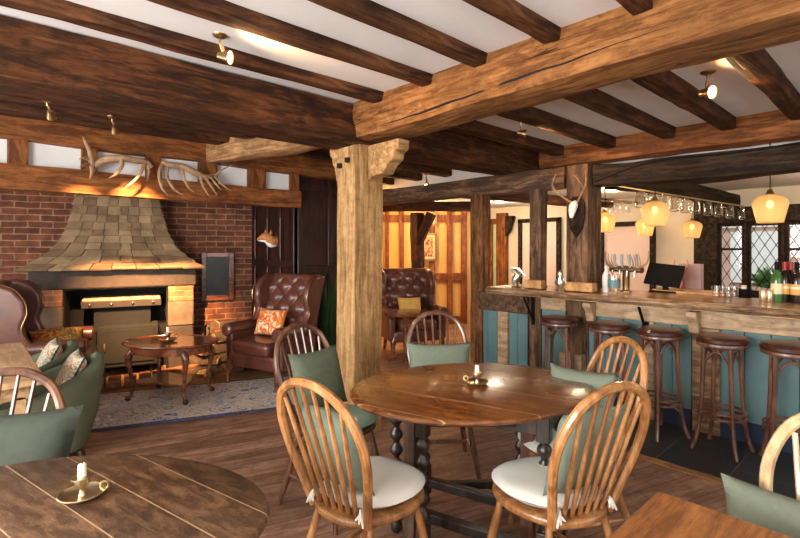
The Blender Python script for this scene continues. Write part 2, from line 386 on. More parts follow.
# ================================================================ structure
def struct(o): o['kind'] = 'structure'; return o
def slab(name, x0, x1, y0, y1, z0, z1, mat, bev=0):
    mb = MB(); mb.box(((x0+x1)/2, (y0+y1)/2, (z0+z1)/2), (x1-x0, y1-y0, z1-z0))
    return struct(mb.build(name, mat, bev=bev))
def panel_wall(name, p0, p1, z0, z1, thick, mat, holes=()):
    """a wall between two floor points; holes = (s0,s1,z0,z1) along it"""
    p0 = Vector((p0[0], p0[1], 0)); p1 = Vector((p1[0], p1[1], 0)); L = (p1-p0).length
    ang = math.atan2(p1.y-p0.y, p1.x-p0.x); mb = MB()
    xs = sorted({0, L, *[h[0] for h in holes], *[h[1] for h in holes]})
    for a, b in zip(xs, xs[1:]):
        hs = sorted([(h[2], h[3]) for h in holes if h[0] <= a+1e-6 and h[1] >= b-1e-6])
        z = z0
        for q0, q1 in hs:
            if q0 > z: mb.box(((a+b)/2, thick/2, (z+q0)/2), (b-a, thick, q0-z))
            z = q1
        if z < z1: mb.box(((a+b)/2, thick/2, (z+z1)/2), (b-a, thick, z1-z))
    o = mb.build(name, mat, smooth=False, loc=p0, rot=(0, 0, ang)); return struct(o)
ZC = 2.46
slab('floor', -2.1, 9.5, -2.1, 11.0, -.12, 0, M['floor'])
slab('ceiling', -2.1, 4.9, -2.1, 11.0, ZC, ZC+.1, M['plaster'])
slab('ceiling', 4.9, 7.65, -2.1, 6.3, 2.16, 2.26, M['plaster'])
slab('ceiling', 4.9, 9.5, 6.3, 11.0, 2.16, 2.26, M['plaster'])
slab('ceiling', 4.9, 5.0, -2.1, 11.0, 2.26, 2.56, M['plaster'])
# window walls beside and behind the camera
panel_wall('wall_left', (-2.0, -2.0), (-2.0, 7.0), 0, ZC, .1, M['cream'], [(1.9, 4.5, .85, 2.05), (5.4, 7.2, .85, 2.05)])
panel_wall('wall_behind', (9.0, -2.0), (-2.0, -2.0), 0, ZC, .1, M['cream'], [(5.4, 8.2, .85, 2.05), (8.8, 10.4, .85, 2.05)])
# brick wall of the inglenook
WA = rd(-1.925, 6.24); ev = (RT*.891+FW*.454)
W0 = WA-ev*5.6
panel_wall('wall_brick', (W0.x, W0.y), (WA.x, WA.y), 0, ZC, .12, M['brick'])
# dark panelled cupboard walls right of the inglenook
SX, EY = 2.80, 4.75
panel_wall('wall_panelled_side', (SX, WA.y+.1), (SX, EY+.06), 0, ZC, .1, M['mahogany_panel'])
panel_wall('wall_panelled_front', (SX+.0, EY+.06), (3.95, EY+.06), 0, ZC, .1, M['mahogany_panel'])
panel_wall('wall_passage', (3.95, EY+.06), (4.6, 9.6), 0, ZC, .1, M['yellow'])
tn = 1
def trim(mb, mat, **k):
    global tn
    o = struct(mb.build('trim_%d' % tn, mat, **k)); tn += 1; return o
mb = MB()   # mouldings on the panelling: stiles and rails proud of the wall
for y in (4.83, 5.13, 5.45, 5.78): mb.box((SX-.012, y, 1.2), (.024, .06, 2.3))
for z in (.3, 1.22, 2.0): mb.box((SX-.012, 5.3, z), (.026, 1.0, .08))
for x in (2.86, 3.27, 3.42, 3.88): mb.box((x, EY+.048, 1.2), (.07, .026, 2.3))
for z in (.2, 1.15, 2.1): mb.box((3.38, EY+.048, z), (1.08, .028, .10))
trim(mb, M['mahogany_panel'], bev=.008)
mb = MB()   # thin pale strips on the stiles
for y in (5.10, 5.42, 5.75): mb.box((SX-.027, y, 1.53), (.006, .012, .46)); mb.box((SX-.027, y, 1.0), (.006, .012, .3))
mb.box((3.835, EY+.033, 1.6), (.012, .006, .75))
trim(mb, plain('pale_strip', (.28, .17, .15), .6))
# the ochre timber framed wall at the far end
Y0 = rd(-2.6, 8.9); Y1 = rd(1.32, 8.9)
panel_wall('wall_ochre', (Y0.x, Y0.y), (Y1.x, Y1.y), 0, 2.3, .1, M['yellow'])
panel_wall('wall_far', (4.0, 10.9), (9.3, 10.9), 0, 2.5, .1, M['cream'])
# the bar's far wall, parallel to the counter
BX = 7.5
holes = [(.29+6.0-1.838, 6.0-1.573+.29, .84, 1.70), (6.29-1.51, 6.29-1.20, .84, 1.70), (6.29-1.125, 6.29-.78, .84, 1.70), (6.29-.70, 6.29-.35, .84, 1.70)]
panel_wall('wall_bar', (BX, 6.29), (BX, -2.0), 0, 2.2, .12, M['cream'], holes)
M['outside_wall'] = plain('pink_render', (.62, .40, .30), .9, var=.2, scale=2)
# ---------------------------------------------------------------- floor finishes
slab('floor_tiles', 3.38, 4.15, -2.0, 3.3, 0, .006, M['tile'])['kind'] = 'structure'
mb = MB(); mb.box((3.35, .65, .006), (.07, 5.3, .014)); trim(mb, wood('threshold_oak', (.22, .10, .04), (.34, .17, .07), (.44, .25, .12), axis='y', crack=0), bev=.004)
# hearth floor before the fireplace, the spotlights' orange glow put into its colour
fdir = RT*.927+FW*.374
HR = math.atan2(fdir.y, fdir.x)
hearth_c = rd(-2.55, 5.1)
mb = MB(); mb.box((0, 0, .004), (4.6, 1.25, .008))
o = struct(mb.build('floor_hearth', wood('orange_lit_boards', (.22, .10, .04), (.38, .19, .075), (.5, .28, .12), axis='x', rough=.4, crack=.2, plank=.14), loc=hearth_c, rot=(0, 0, HR)))
# ---------------------------------------------------------------- timbers
def timber(name, p0, p1, w, h, mat, label=None, cat=None, group=None, wob=.012, seed=0, sag=0, roll=0, taper=None, kind=None, nseg=None, rnd=.16, parent=None):
    """rough hewn timber from p0 to p1 (centres of the end sections); w across, h the other way"""
    p0 = Vector(p0); p1 = Vector(p1); ax = (p1-p0); L = ax.length; ax.normalize()
    n = nseg or max(6, int(L/.16)); K = 16
    mb = MB()
    for i in range(n+1):
        t = i/n; x = t*L
        kw, kh = (1, 1) if taper is None else (taper[0]+(taper[1]-taper[0])*t,)*2
        for k in range(K):
            # rounded rectangle outline
            g = 2*PI*k/K; c, s_ = math.cos(g), math.sin(g)
            q = 1/max(abs(c), abs(s_)); q = q*(1-rnd*(q-1)/.4142*.55)
            yy, zz = c*q*w/2*kw, s_*q*h/2*kh
            nz = noise.noise(Vector((x*1.6+seed*7.3, yy*5+seed, zz*5)))*wob*1.6+noise.noise(Vector((x*6+seed, yy*9, zz*9+seed*3)))*wob*.6
            yy += c*nz; zz += s_*nz
            mb.v.append(Vector((x, yy, zz-sag*4*t*(1-t)+noise.noise(Vector((x*.7, seed*2.1, 0)))*wob)))
    for i in range(n):
        for k in range(K): mb.f.append([i*K+k, i*K+(k+1) % K, (i+1)*K+(k+1) % K, (i+1)*K+k])
    mb.f.append(list(range(K))[::-1]); mb.f.append([n*K+k for k in range(K)])
    o = mb.build(name, mat, angle=50)
    if abs(ax.z) > .99: rm = Matrix(((0, 1, 0), (0, 0, 1), (1, 0, 0))).transposed()   # local x -> world z, local y -> x
    if abs(ax.z) > .99:
        rot = Matrix(((0, 1, 0), (0, 0, 1), (ax.z, 0, 0))).to_3x3()
    else:
        yv = Vector((0, 0, 1)).cross(ax).normalized(); zv = ax.cross(yv)
        rot = Matrix((ax, yv, zv)).transposed()
    o.matrix_basis = Matrix.Translation(p0) @ rot.to_4x4() @ Matrix.Rotation(roll, 4, 'X')
    if parent: o.parent = parent
    if label: tag(o, label, cat, group)
    if kind: o['kind'] = kind
    return o
AY = 2.935
timber('ceiling_beam', (-1.98, AY, 2.305), (5.75, AY, 2.305), .265, .30, M['beam_dark'], 'massive dark oak ceiling beam running from upper left across the top of the central post', 'beam', seed=1, rnd=.06, wob=.009)
bigbeam = timber('ceiling_beam', (2.27, -1.95, 2.365), (2.27, 2.80, 2.335), .31, .29, M['beam_big'], 'huge weathered honey-brown oak beam crossing the upper right towards the central post', 'beam', seed=2, wob=.018, rnd=.18)
from mathutils.bvhtree import BVHTree
mwb = bigbeam.matrix_basis; bv = BVHTree.FromPolygons([mwb @ v.co for v in bigbeam.data.vertices], [list(p.vertices) for p in bigbeam.data.polygons])
ck = []
for i in range(30):
    t_ = i/29; y = 2.45-t_*1.75; z = 2.238+t_*.062+.010*noise.noise(Vector((y*4, 0, 9)))+.006*noise.noise(Vector((y*13, 2, 9)))
    h_ = bv.ray_cast(Vector((1.5, y, z)), Vector((1, 0, 0)))
    if h_[0]: ck.append(h_[0]+Vector((.001, 0, 0)))
mb = MB().tube(ck, [.002, .007, .009, .005, .008, .006, .004, .001], 6, sq=.5)
o = mb.build('drying_crack', M['soot_black']); o.parent = bigbeam; o.matrix_parent_inverse = mwb.inverted()
timber('ceiling_beam', (4.78, -1.95, 2.35), (4.72, 2.80, 2.365), .24, .23, M['beam_orange'], 'rough orange-lit oak beam above the bar, carrying the ends of the right-hand joists', 'beam', seed=3, wob=.018)
timber('ceiling_beam', (-1.98, EY, 2.35), (3.95, EY, 2.33), .14, .23, M['beam_orange'], 'orange oak beam above the antlers at the top of the fireplace wall', 'beam', seed=4, rnd=.07, wob=.009)
timber('bressummer_beam', (-1.98, EY, 1.955), (2.80, EY, 1.935), .16, .19, M['beam_orange'], 'long low orange oak beam across the front of the inglenook, under the antlers', 'beam', seed=5, rnd=.07, wob=.009)
timber('ceiling_beam', (2.12, 3.05, 2.30), (1.86, 4.70, 2.35), .20, .24, M['beam_pale'], 'short pale gnarled beam from the central post back to the fireplace wall', 'beam', seed=6, wob=.02)
timber('header_beam', (4.24, 2.26, 2.065), (4.24, 5.5, 2.09), .18, .20, M['post_grey'], 'grey-brown header beam on top of the thin posts behind the counter', 'beam', seed=7)
timber('ceiling_beam', (4.32, -1.95, 2.03), (4.32, 2.02, 2.06), .20, .20, M['black_oak'], 'blackened crooked beam over the bar opening just below the orange-lit beam', 'beam', seed=8, wob=.02, sag=.02)
# infill between the two fireplace beams
slab('wall_frieze', -2.0, 2.8, EY+.01, EY+.05, 2.02, 2.27, M['plaster'])
def pick(px, Y):  # X on the plane Y at a bearing
    k = (px-400)/480; return Y*(.6763+.7366*k)/(.7366-.6763*k)
def pickY(px, X):
    k = (px-400)/480; return X*(.7366-.6763*k)/(.6763+.7366*k)
for i, (a, b) in enumerate(((8, 29), (82, 99), (147, 163), (200, 219), (250, 267), (292, 300))):
    xa, xb = pick(a, EY-.06), pick(b, EY-.06)
    timber('frieze_stud', ((xa+xb)/2, EY-.005, 2.03), ((xa+xb)/2, EY-.005, 2.25), xb-xa, .10, M['beam_orange'],
           ('short orange oak stud at the far left between the two fireplace beams', 'short oak stud behind the left end of the antlers', 'short oak stud behind the gap between the two antlers', 'short oak stud behind the right end of the antlers', 'short oak stud between the two rightmost white frieze panels', 'last short oak stud at the right end of the fireplace frieze')[i], 'stud', seed=20+i, wob=.004)
# joists
LAB = ['closest to the dark beam', 'second from the dark beam', 'third from the dark beam', 'fourth from the dark beam', 'fifth from the dark beam', 'sixth from the dark beam']
for i, y in enumerate((2.52, 2.06, 1.64, 1.22, .80, .38)):
    timber('ceiling_joist', (-1.98, y, ZC-.022), (2.13, y, ZC-.02), .083, .09, M['joist'], 'dark joist left of the huge beam, ' + LAB[i], 'joist', 'joists left of the huge beam', seed=30+i, wob=.008, rnd=.07)
for i, y in enumerate((2.56, 2.03, 1.52, 1.07, .62, .2)):
    timber('ceiling_joist', (2.42, y, ZC-.04), (4.64, y, ZC-.038), .105, .12, M['joist'], 'dark joist right of the huge beam, ' + LAB[i], 'joist', 'joists right of the huge beam', seed=40+i, wob=.009, rnd=.07)
for i, y in enumerate((3.45, 3.98, 4.38)):
    timber('ceiling_joist', (-1.98, y, ZC-.045), ((1.9 if i else 1.95), y, ZC-.045), (.12, .16, .20)[i], .11, M['joist'], 'dark joist behind the massive dark beam, ' + ('just behind it', 'carrying the two small spotlights', 'nearest the fireplace')[i], 'joist', 'joists behind the massive dark beam', seed=50+i, wob=.008, rnd=.07)
for i, y in enumerate((3.4, 3.85, 4.35, 4.9, 5.5)):
    timber('ceiling_joist', (2.45 if i < 3 else 4.0, y, ZC-.04), (4.88, y, ZC-.04), .12, .11, M['joist'], 'dark joist above the passage right of the central post, ' + ('closest to the big beam', 'second into the passage', 'third into the passage', 'fourth into the passage', 'deepest in the passage')[i], 'joist', 'joists above the passage', seed=60+i, wob=.008, rnd=.07)
# the central post with its flared head and bracket
cp = thing('oak_post', 'thick pale oak post standing in the middle of the room under the crossing beams', 'post', (2.255, 2.915, 0))
def child_timber(name, p0, p1, w, h, mat, par, **k):
    o = timber(name, p0, p1, w, h, mat, **k); o.parent = par; o.matrix_basis = Matrix.Translation(-par.location) @ o.matrix_basis; return o
child_timber('shaft', (2.255, 2.915, 0), (2.255, 2.915, 2.165), .27, .23, M['post'], cp, seed=9, wob=.008, rnd=.06)
jw = MB().prism([(0, 2.17), (.11, 2.17), (.105, 2.12), (.075, 2.09), (.07, 2.05), (.04, 2.01), (.02, 1.93), (0, 1.85)], -.125, .125, Matrix(((0, 0, 1), (1, 0, 0), (0, 1, 0))), (0, .112, 0))
jw.build('flared_head', M['post'], cp, bev=.008)
br = MB().prism([(0, 2.165), (-.34, 2.165), (-.335, 2.10), (-.29, 2.075), (-.28, 2.03), (-.22, 2.00), (-.17, 1.94), (-.05, 1.93), (0, 1.90)], -.055, .055, Matrix(((0, 0, 1), (1, 0, 0), (0, 1, 0))), (.045, -.112, 0))
br.build('bracket', M['post'], cp, bev=.008)
for (y, z) in ((.06, 2.02), (-.04, 2.05)): MB().box((-.142, y, z), (.03, .035, .035)).build('peg_hole', M['black_oak'], cp)
# posts on the line of the counter
def bpost(px0, px1, X, w, z0, z1, mat, label, seed, wob=.01, cat='post'):
    ya, yb = pickY(px0, X), pickY(px1, X)
    return timber('oak_post', (X+w/2, (ya+yb)/2, z0), (X+w/2, (ya+yb)/2, z1), w, abs(yb-ya), mat, label, cat, seed=seed, wob=wob, rnd=.08)
bpost(566, 588, 4.15, .27, .03, 2.16, M['post_grey'], 'broad weathered grey oak post at the counter with the deer skull on it', 11)
bpost(529, 541, 4.15, .11, .03, 1.98, M['post_grey'], 'thin grey oak post rising behind the small wooden box on the counter', 12, .006)
bpost(470, 482, 4.15, .15, .02, 1.98, M['post_brown'], 'oak post at the far left end of the bar beside the passage', 13)
# far posts and lintel before the ochre room
pl0, pl1 = rd(-.45, 7.35, 2.01), rd(1.28, 6.95, 1.99)
timber('lintel_beam', pl0, pl1, .2, .14, M['beam_dark'], 'far dark lintel beam over the opening to the ochre room', 'beam', seed=14, sag=-.03)
pc = rd(.265, 7.25)
fp = thing('oak_post', 'far crooked oak post with a brace in the opening to the ochre room', 'post', pc)
child_timber('shaft', (pc.x, pc.y, 0), (pc.x, pc.y, 1.93), .16, .16, M['beam_dark'], fp, seed=15, wob=.02)
a, b_ = pc+Vector((0, 0, 1.45)), rd(.47, 7.2, 1.92)
child_timber('brace', a, b_, .17, .12, M['beam_dark'], fp, seed=16)
# ochre room framing
def ofr(x0, x1, y0, y1, i, dd=8.86):
    p = at(x0, y0, dd); q = at(x1, y1, dd); c = (p+q)/2; w = (x1-x0)*dd/480; h = abs(p.z-q.z)
    mb.box(c, (w, .07, h), Matrix.Rotation(math.atan2(RT.y, RT.x), 3, 'Z'))
mb = MB()
for x0, x1 in ((385, 389), (399.5, 404), (429, 435), (447, 452.5), (461, 467)): ofr(x0, x1, 200, 320, 0)
for y0, y1 in ((215, 222), (273, 280), (316, 324)): ofr(380, 467, y0, y1, 0)
trim(mb, wood('red_oak_framing', (.16, .04, .012), (.26, .075, .02), (.35, .12, .035), axis='z', crack=.2), bev=.005)
for i, (x0, x1, y0, y1, lab) in enumerate(((421, 437, 233, 261, 'large gilt-framed brown print on the ochre wall'), (427, 437, 212, 226, 'smaller gilt-framed print high on the ochre wall above the larger one'))):
    p = at(x0, y0, 8.78); q = at(x1, y1, 8.78); c = (p+q)/2; w = (x1-x0)*8.78/480; h = p.z-q.z
    t = thing('framed_picture', lab, 'picture', c, math.atan2(RT.y, RT.x))
    mb = MB()
    for sx in (-1, 1): mb.box((sx*(w/2-.02), 0, 0), (.04, .03, h))
    for sz in (-1, 1): mb.box((0, 0, sz*(h/2-.02)), (w-.06, .03, .04))
    mb.build('picture_frame', M['brass_dull'], t)
    MB().box((0, .005, 0), (w-.05, .012, h-.05)).build('mount', plain('cream_mount%d' % i, (.72, .55, .28), .7), t)
    MB().box((0, -.004, -.0), (w-.15, .01, h-.16)).build('print', patterned('brown_print%d' % i, [(.2, .07, .03), (.55, .35, .18), (.3, .1, .05)], 12, 1), t)
# ---------------------------------------------------------------- bar far wall: doors, frames
def wall_rect(px0, px1, z0, z1, X): return pickY(px0, X), pickY(px1, X)
def door(n, px0, px1, zt, leaf, frame, fw=.07):
    y0, y1 = pickY(px0, BX-.03), pickY(px1, BX-.03)
    r = thing('door_%d' % n, None, None, (BX-.03, (y0+y1)/2, 0)); r['kind'] = 'structure'
    w = abs(y1-y0)
    MB().box((.012, 0, zt/2), (.02, w-2*fw, zt-fw)).build('door_leaf', leaf, r)
    mb = MB()
    for s_ in (-1, 1): mb.box((-.01, s_*(w/2-fw/2), zt/2), (.06, fw, zt))
    mb.box((-.01, 0, zt-fw/2), (.06, w, fw)); mb.build('door_frame', frame, r, bev=.004)
    return r
door(1, 519, 561, 1.92, M['pink'], M['black_oak'])
door(2, 600, 655.5, 1.80, M['pink'], M['black_oak'])
d3 = door(3, 489, 503, 1.95, M['green_door'], M['orange_z'], .1)
mb = MB()
mb.box((BX-.04, pickY(503.5, BX), 1.0), (.08, .22, 2.1)); trim(mb, M['orange_z'])
mb = MB(); yy = pickY(508, BX)
mb.prism([(0, 1.98), (-.16, 1.98), (-.08, 1.72), (0, 1.62)], -.05, .05, Matrix(((0, 0, 1), (1, 0, 0), (0, 1, 0))), (BX-.12, yy-.05, 0)); trim(mb, M['black_oak'])
timber('hall_beam', (4.6, 3.9, 2.09), (7.45, 3.3, 2.09), .14, .14, M['beam_dark'], 'dark crooked beam under the low ceiling of the hall behind the bar posts', 'beam', seed=17)
# leaded windows
wi = 0
for (ya, yb, split) in ((1.838, 1.573, True), (1.51, 1.20, False), (1.125, .78, True), (.70, .35, False)):
    wi += 1
    r = thing('window_%d' % wi, None, None, (BX, (ya+yb)/2, 0)); r['kind'] = 'structure'
    w = ya-yb; z0, z1 = .84, 1.70
    mb = MB()
    for s_ in (-1, 1): mb.box((0, s_*(w/2+.012), (z0+z1)/2), (.08, .05, z1-z0+.08))
    mb.box((0, 0, z1+.01), (.08, w, .05)); mb.box((0, 0, z0-.01), (.08, w, .05))
    if split: mb.box((0, 0, 1.385), (.05, w, .03))
    mb.build('window_frame', M['black_oak'], r, bev=.004)
    MB().box((.03, 0, (z0+z1)/2), (.006, w-.02, z1-z0-.02)).build('window_pane', M['windowglass'], r)
    mb = MB(); hh = z1-z0; st = .115; sl = 1.75
    k = -hh/sl-w
    while k < hh/sl+w:
        for sg in (1, -1):
            # line z = z0 + sl*(y-k) clipped
            pts = []
            ys = sorted([max(-w/2, min(w/2, k)), max(-w/2, min(w/2, k+hh/sl))])
            if ys[1]-ys[0] > .01:
                p = [Vector((.022, sg*y_, z0+sl*(y_-k))) for y_ in ys]; mb.tube(p, .0042, 4)
        k += st
    mb.build('lead_lattice', M['black'], r)
mb = MB()
mb.box((BX-.05, 1.98, 1.1), (.12, .28, 2.1)); mb.box((BX-.05, 1.54, 1.3), (.1, .035, 1.0)); mb.box((BX-.05, 1.16, 1.3), (.1, .045, 1.0)); mb.box((BX-.05, .74, 1.3), (.1, .05, 1.0))
mb.box((BX-.06, .7, 1.83), (.12, 2.6, .20)); mb.box((BX-.06, .7, .75), (.12, 2.6, .12))
trim(mb, M['black_oak'], bev=.01)
# outside the leaded windows
ow = slab('wall_outside', 12.5, 12.6, -7, 9, 0, 3.6, M['outside_wall'])
slab('ground_outside', 9.5, 13, -7, 10, -.12, 0, M['stone'])
mb = MB(); mb.box((12.47, 2.4, 1.9), (.08, 1.3, .12)); mb.box((12.47, 2.4, 1.2), (.06, .9, 1.1)); trim(mb, M['white'])
def shrub(loc, label, seed):
    rr = random.Random(seed); mb = MB()
    for i in range(170):
        a = rr.uniform(0, 2*PI); e = rr.uniform(.1, 1.4); L = rr.uniform(.2, .42); b0 = Vector((0, 0, .8))
        d = Vector((math.cos(a)*math.cos(e), math.sin(a)*math.cos(e), math.sin(e)))
        mb.tube([b0+d*L*.3, b0+d*L*.7+Vector((0, 0, .03)), b0+d*L], [.006, .022, .003], 4, sq=.25)
    t = thing('shrub', label, 'plant', loc); mb.build('foliage', plain('leaf_green', (.10, .22, .07), .6, var=.4), t)
    MB().tube([(0, 0, 0), (.02, 0, .5), (0, 0, .95)], [.03, .02, .01]).build('stem', M['bark'], t)
shrub((8.7, 1.42, 0), 'green leafy shrub outside behind the leaded window', 3)
# ================================================================ fireplace
fd = RT*.891+FW*.454; FR = math.atan2(fd.y, fd.x)
fc = rd(-3.02, 5.13)     # middle of the front of the chimneypiece, on the floor
fp = thing('fireplace', 'large open fireplace with a flared stone-tiled hood and stone lintel on brick piers', 'fireplace', fc, FR)
# local: x along the front, y into the wall, opening x -.50.. .46
WX = .80
for s_, nm in ((-1, 0), (1, 1)):
    x = s_*.62
    MB().box((x, .28, .26), (.26, .50, .52)).build('pier_base', M['soot'], fp, bev=.015)
    MB().box((x-s_*.0, .27, .66), (.27, .50, .28)).build('pier_stone', M['stone'], fp, bev=.02)
    MB().box((x, .275, .885), (.26, .5, .17)).build('pier_bricks', M['brick_orange'], fp, bev=.006)
MB().box((0, .30, 1.075), (1.56, .56, .21)).build('lintel', M['soot'], fp, bev=.02)
mb = MB(); mb.box((0, .47, .49), (.96, .03, .98))
mb.box((-.480, .26, .49), (.012, .42, .98)); mb.box((.480, .26, .49), (.012, .42, .98)); mb.box((0, .26, .965), (.96, .42, .012)); mb.build('firebox', M['soot_black'], fp)
# hood: rows of stone tiles on a bell-cast profile
prof = [(0, 1.17, .86, -.10), (.14, 1.27, .70, .02), (.28, 1.38, .585, .10), (.42, 1.50, .51, .15), (.6, 1.64, .455, .18), (.8, 1.84, .415, .20), (1.0, 2.04, .38, .22)]
def pf(t):
    for a, b in zip(prof, prof[1:]):
        if t <= b[0]+1e-9:
            k = (t-a[0])/(b[0]-a[0]); return [a[i]+(b[i]-a[i])*k for i in (1, 2, 3)]
    return list(prof[-1][1:])
def hoodmat():
    m, nt, b = newmat('stone_roof_tiles'); g = nt.nodes.new('ShaderNodeNewGeometry')
    v = coords(nt); f = noi(nt, v, 6, 5)
    c = ramp(nt, [(.0, (.20, .125, .065)), (.5, (.30, .20, .11)), (1, (.42, .30, .17))], g.outputs['Random Per Island'])
    c = mixc(nt, c, ramp(nt, [(.3, (.5, .48, .45)), (.7, (1.15, 1.1, 1.05))], f), 1.0, 'MULTIPLY')
    nt.links.new(c, b.inputs['Base Color']); b.inputs['Roughness'].default_value = .8; bump(nt, b, f, .5, .012); return m
hm = hoodmat(); mb = MB(); rr = random.Random(5); rows = 11
for i in range(rows):
    t0, t1 = i/rows, (i+1.35)/rows
    z0, w0, y0 = pf(t0); z1, w1, y1 = pf(min(1, t1))
    out = .022
    def side(pa, pb, qa, qb, n):
        xs = [0]+sorted(max(.02, min(.98, (j+rr.uniform(-.25, .25))/n)) for j in range(1, n))+[1]
        for a, b in zip(xs, xs[1:]):
            a2, b2 = a+.003, b-.003; j = rr.uniform(-.006, .006)
            P0, P1 = pa.lerp(pb, a2), pa.lerp(pb, b2); Q0, Q1 = qa.lerp(qb, a2), qa.lerp(qb, b2)
            nrm = (P1-P0).cross(Q0-P0).normalized()
            th = nrm*.02; j = Vector((0, 0, j)); lift = nrm*(-out)
            b_ = len(mb.v)
            mb.v += [P0+lift+j, P1+lift+j, Q1, Q0, P0+lift+j+th, P1+lift+j+th, Q1+th, Q0+th]
            for f in ((0, 1, 2, 3), (7, 6, 5, 4), (0, 4, 5, 1), (1, 5, 6, 2), (2, 6, 7, 3), (3, 7, 4, 0)): mb.f.append([b_+k for k in f])
    yb = .62
    side(Vector((w0, y0, z0)), Vector((-w0, y0, z0)), Vector((w1, y1, z1)), Vector((-w1, y1, z1)), 8)
    side(Vector((-w0, y0, z0)), Vector((-w0, yb, z0)), Vector((-w1, y1, z1)), Vector((-w1, yb, z1)), 3)
    side(Vector((w0, yb, z0)), Vector((w0, y0, z0)), Vector((w1, yb, z1)), Vector((w1, y1, z1)), 3)
mb.build('tiled_hood', hm, fp, smooth=False)
mb = MB()
for i in range(len(prof)-1):
    b = len(mb.v)
    for q in (prof[i], prof[i+1]):
        for x, y in ((-1, q[3]+.012), (1, q[3]+.012), (1, .64), (-1, .64)): mb.v.append(Vector((x*(q[2]-.012), y if y > .5 else y, q[1])))
    for k in range(4): mb.f.append([b+k, b+(k+1) % 4, b+4+(k+1) % 4, b+4+k])
mb.build('hood_core', M['soot'], fp)
mb = MB(); mb.box((0, .40, 2.25), (.72, .42, .44)); mb.build('flue', M['soot'], fp, bev=.02)
# canopy shelf with bolts
sf = thing('smoke_canopy', 'black iron canopy with a lit stone top and row of rivets inside the fireplace opening', 'canopy', fc+Vector((0, 0, 0)), FR)
MB().box((.04, .24, .845), (.74, .30, .03)).build('stone_top', M['fresh_oak'], sf, bev=.006)
MB().prism([(.08, .83), (.12, .755), (.40, .755), (.40, .83)], -.38, .38, Matrix(((0, 0, 1), (1, 0, 0), (0, 1, 0))), (.04, 0, 0)).build('iron_band', plain('rusty_iron', (.08, .06, .05), .5), sf, bev=.004)
for i in range(4): MB().ball((-.26+i*.2, .094, .795), .014, 6).build('rivet', M['steel'], sf)
MB().box((.04, .3, .62), (.55, .2, .27)).build('flue_box', M['soot_black'], sf, bev=.01)
st = thing('stove', 'black cast iron stove standing in the fireplace', 'stove', fc, FR)
MB().box((.10, .22, .33), (.58, .34, .44)).build('stove_body', M['soot_black'], st, bev=.015)
MB().box((.10, .04, .34), (.50, .015, .36)).build('stove_door', M['soot_black'], st, bev=.006)
for x in (-.12, .32):
    for y in (.12, .34): MB().tube([(x, y, .012), (x, y, .13)], .02).build('leg', M['black'], st)
MB().tube([(-.12, .02, .3), (-.12, .0, .34), (-.12, .02, .38)], .008).build('door_handle', M['brass'], st)
# curved brick hearth kerb
kc = thing('hearth_kerb', 'low curved brick kerb in front of the fireplace', 'kerb', fc, FR)
mb = MB()
for i in range(19):
    a = math.radians(-178+i*176/18*1.0)
    R = .74; p = Vector((R*1.08*math.cos(a), -.02+R*.44*math.sin(a)-.03, .065))
    tdir = math.atan2(R*.44*math.cos(a), -R*1.08*math.sin(a))
    mb.box(p, (.105, .12, .11), Matrix.Rotation(tdir, 3, 'Z'))
mb.build('kerb_bricks', M['brick_orange'], kc, bev=.008)
# framed box on the brick wall
wp = at(217.5, 276, 1)  # bearing only
def onwall(px, z, off=.0):
    k = (px-400)/480
    # wall line: (r,d) = (-1.925,6.24)-s*(.891,.454)
    s = (-1.925-k*6.24)/(.891-k*.454)
    q = WA-ev*s; nv = Vector((ev.y, -ev.x, 0)); q = q+nv*off; q.z = z; return q
wr = math.atan2(ev.y, ev.x)
q = onwall(217.5, 1.045, .03)
t = thing('framed_picture', 'dark framed glazed panel hanging on the brick wall right of the fireplace', 'picture', q, wr)
mb = MB(); w, h = .385, .60
for s_ in (-1, 1): mb.box((s_*(w/2-.03), 0, 0), (.06, .05, h)); mb.box((0, 0, s_*(h/2-.03)), (w-.12, .05, .06))
mb.build('picture_frame', M['mahogany'], t, bev=.006)
MB().box((0, .008, 0), (w-.11, .012, h-.11)).build('picture_glass', plain('dark_glazing', (.012, .014, .012), .3, var=.5), t)
# fire irons
t = thing('fire_irons', 'small stand of black fire irons beside the log pile', 'fire irons', rd(-2.2, 5.42))
MB().lathe([(.09, 0), (.09, .012), (.012, .02), (.010, .50), (.02, .52), (.001, .54)], 12).build('stand', M['black'], t)
for a in range(3):
    x, y = .05*math.cos(a*2.1), .05*math.sin(a*2.1)
    MB().tube([(x, y, .03), (x, y, .46), (x*.8, y*.8, .5)], [.008, .006, .012], 6).build('tool', M['black'], t)
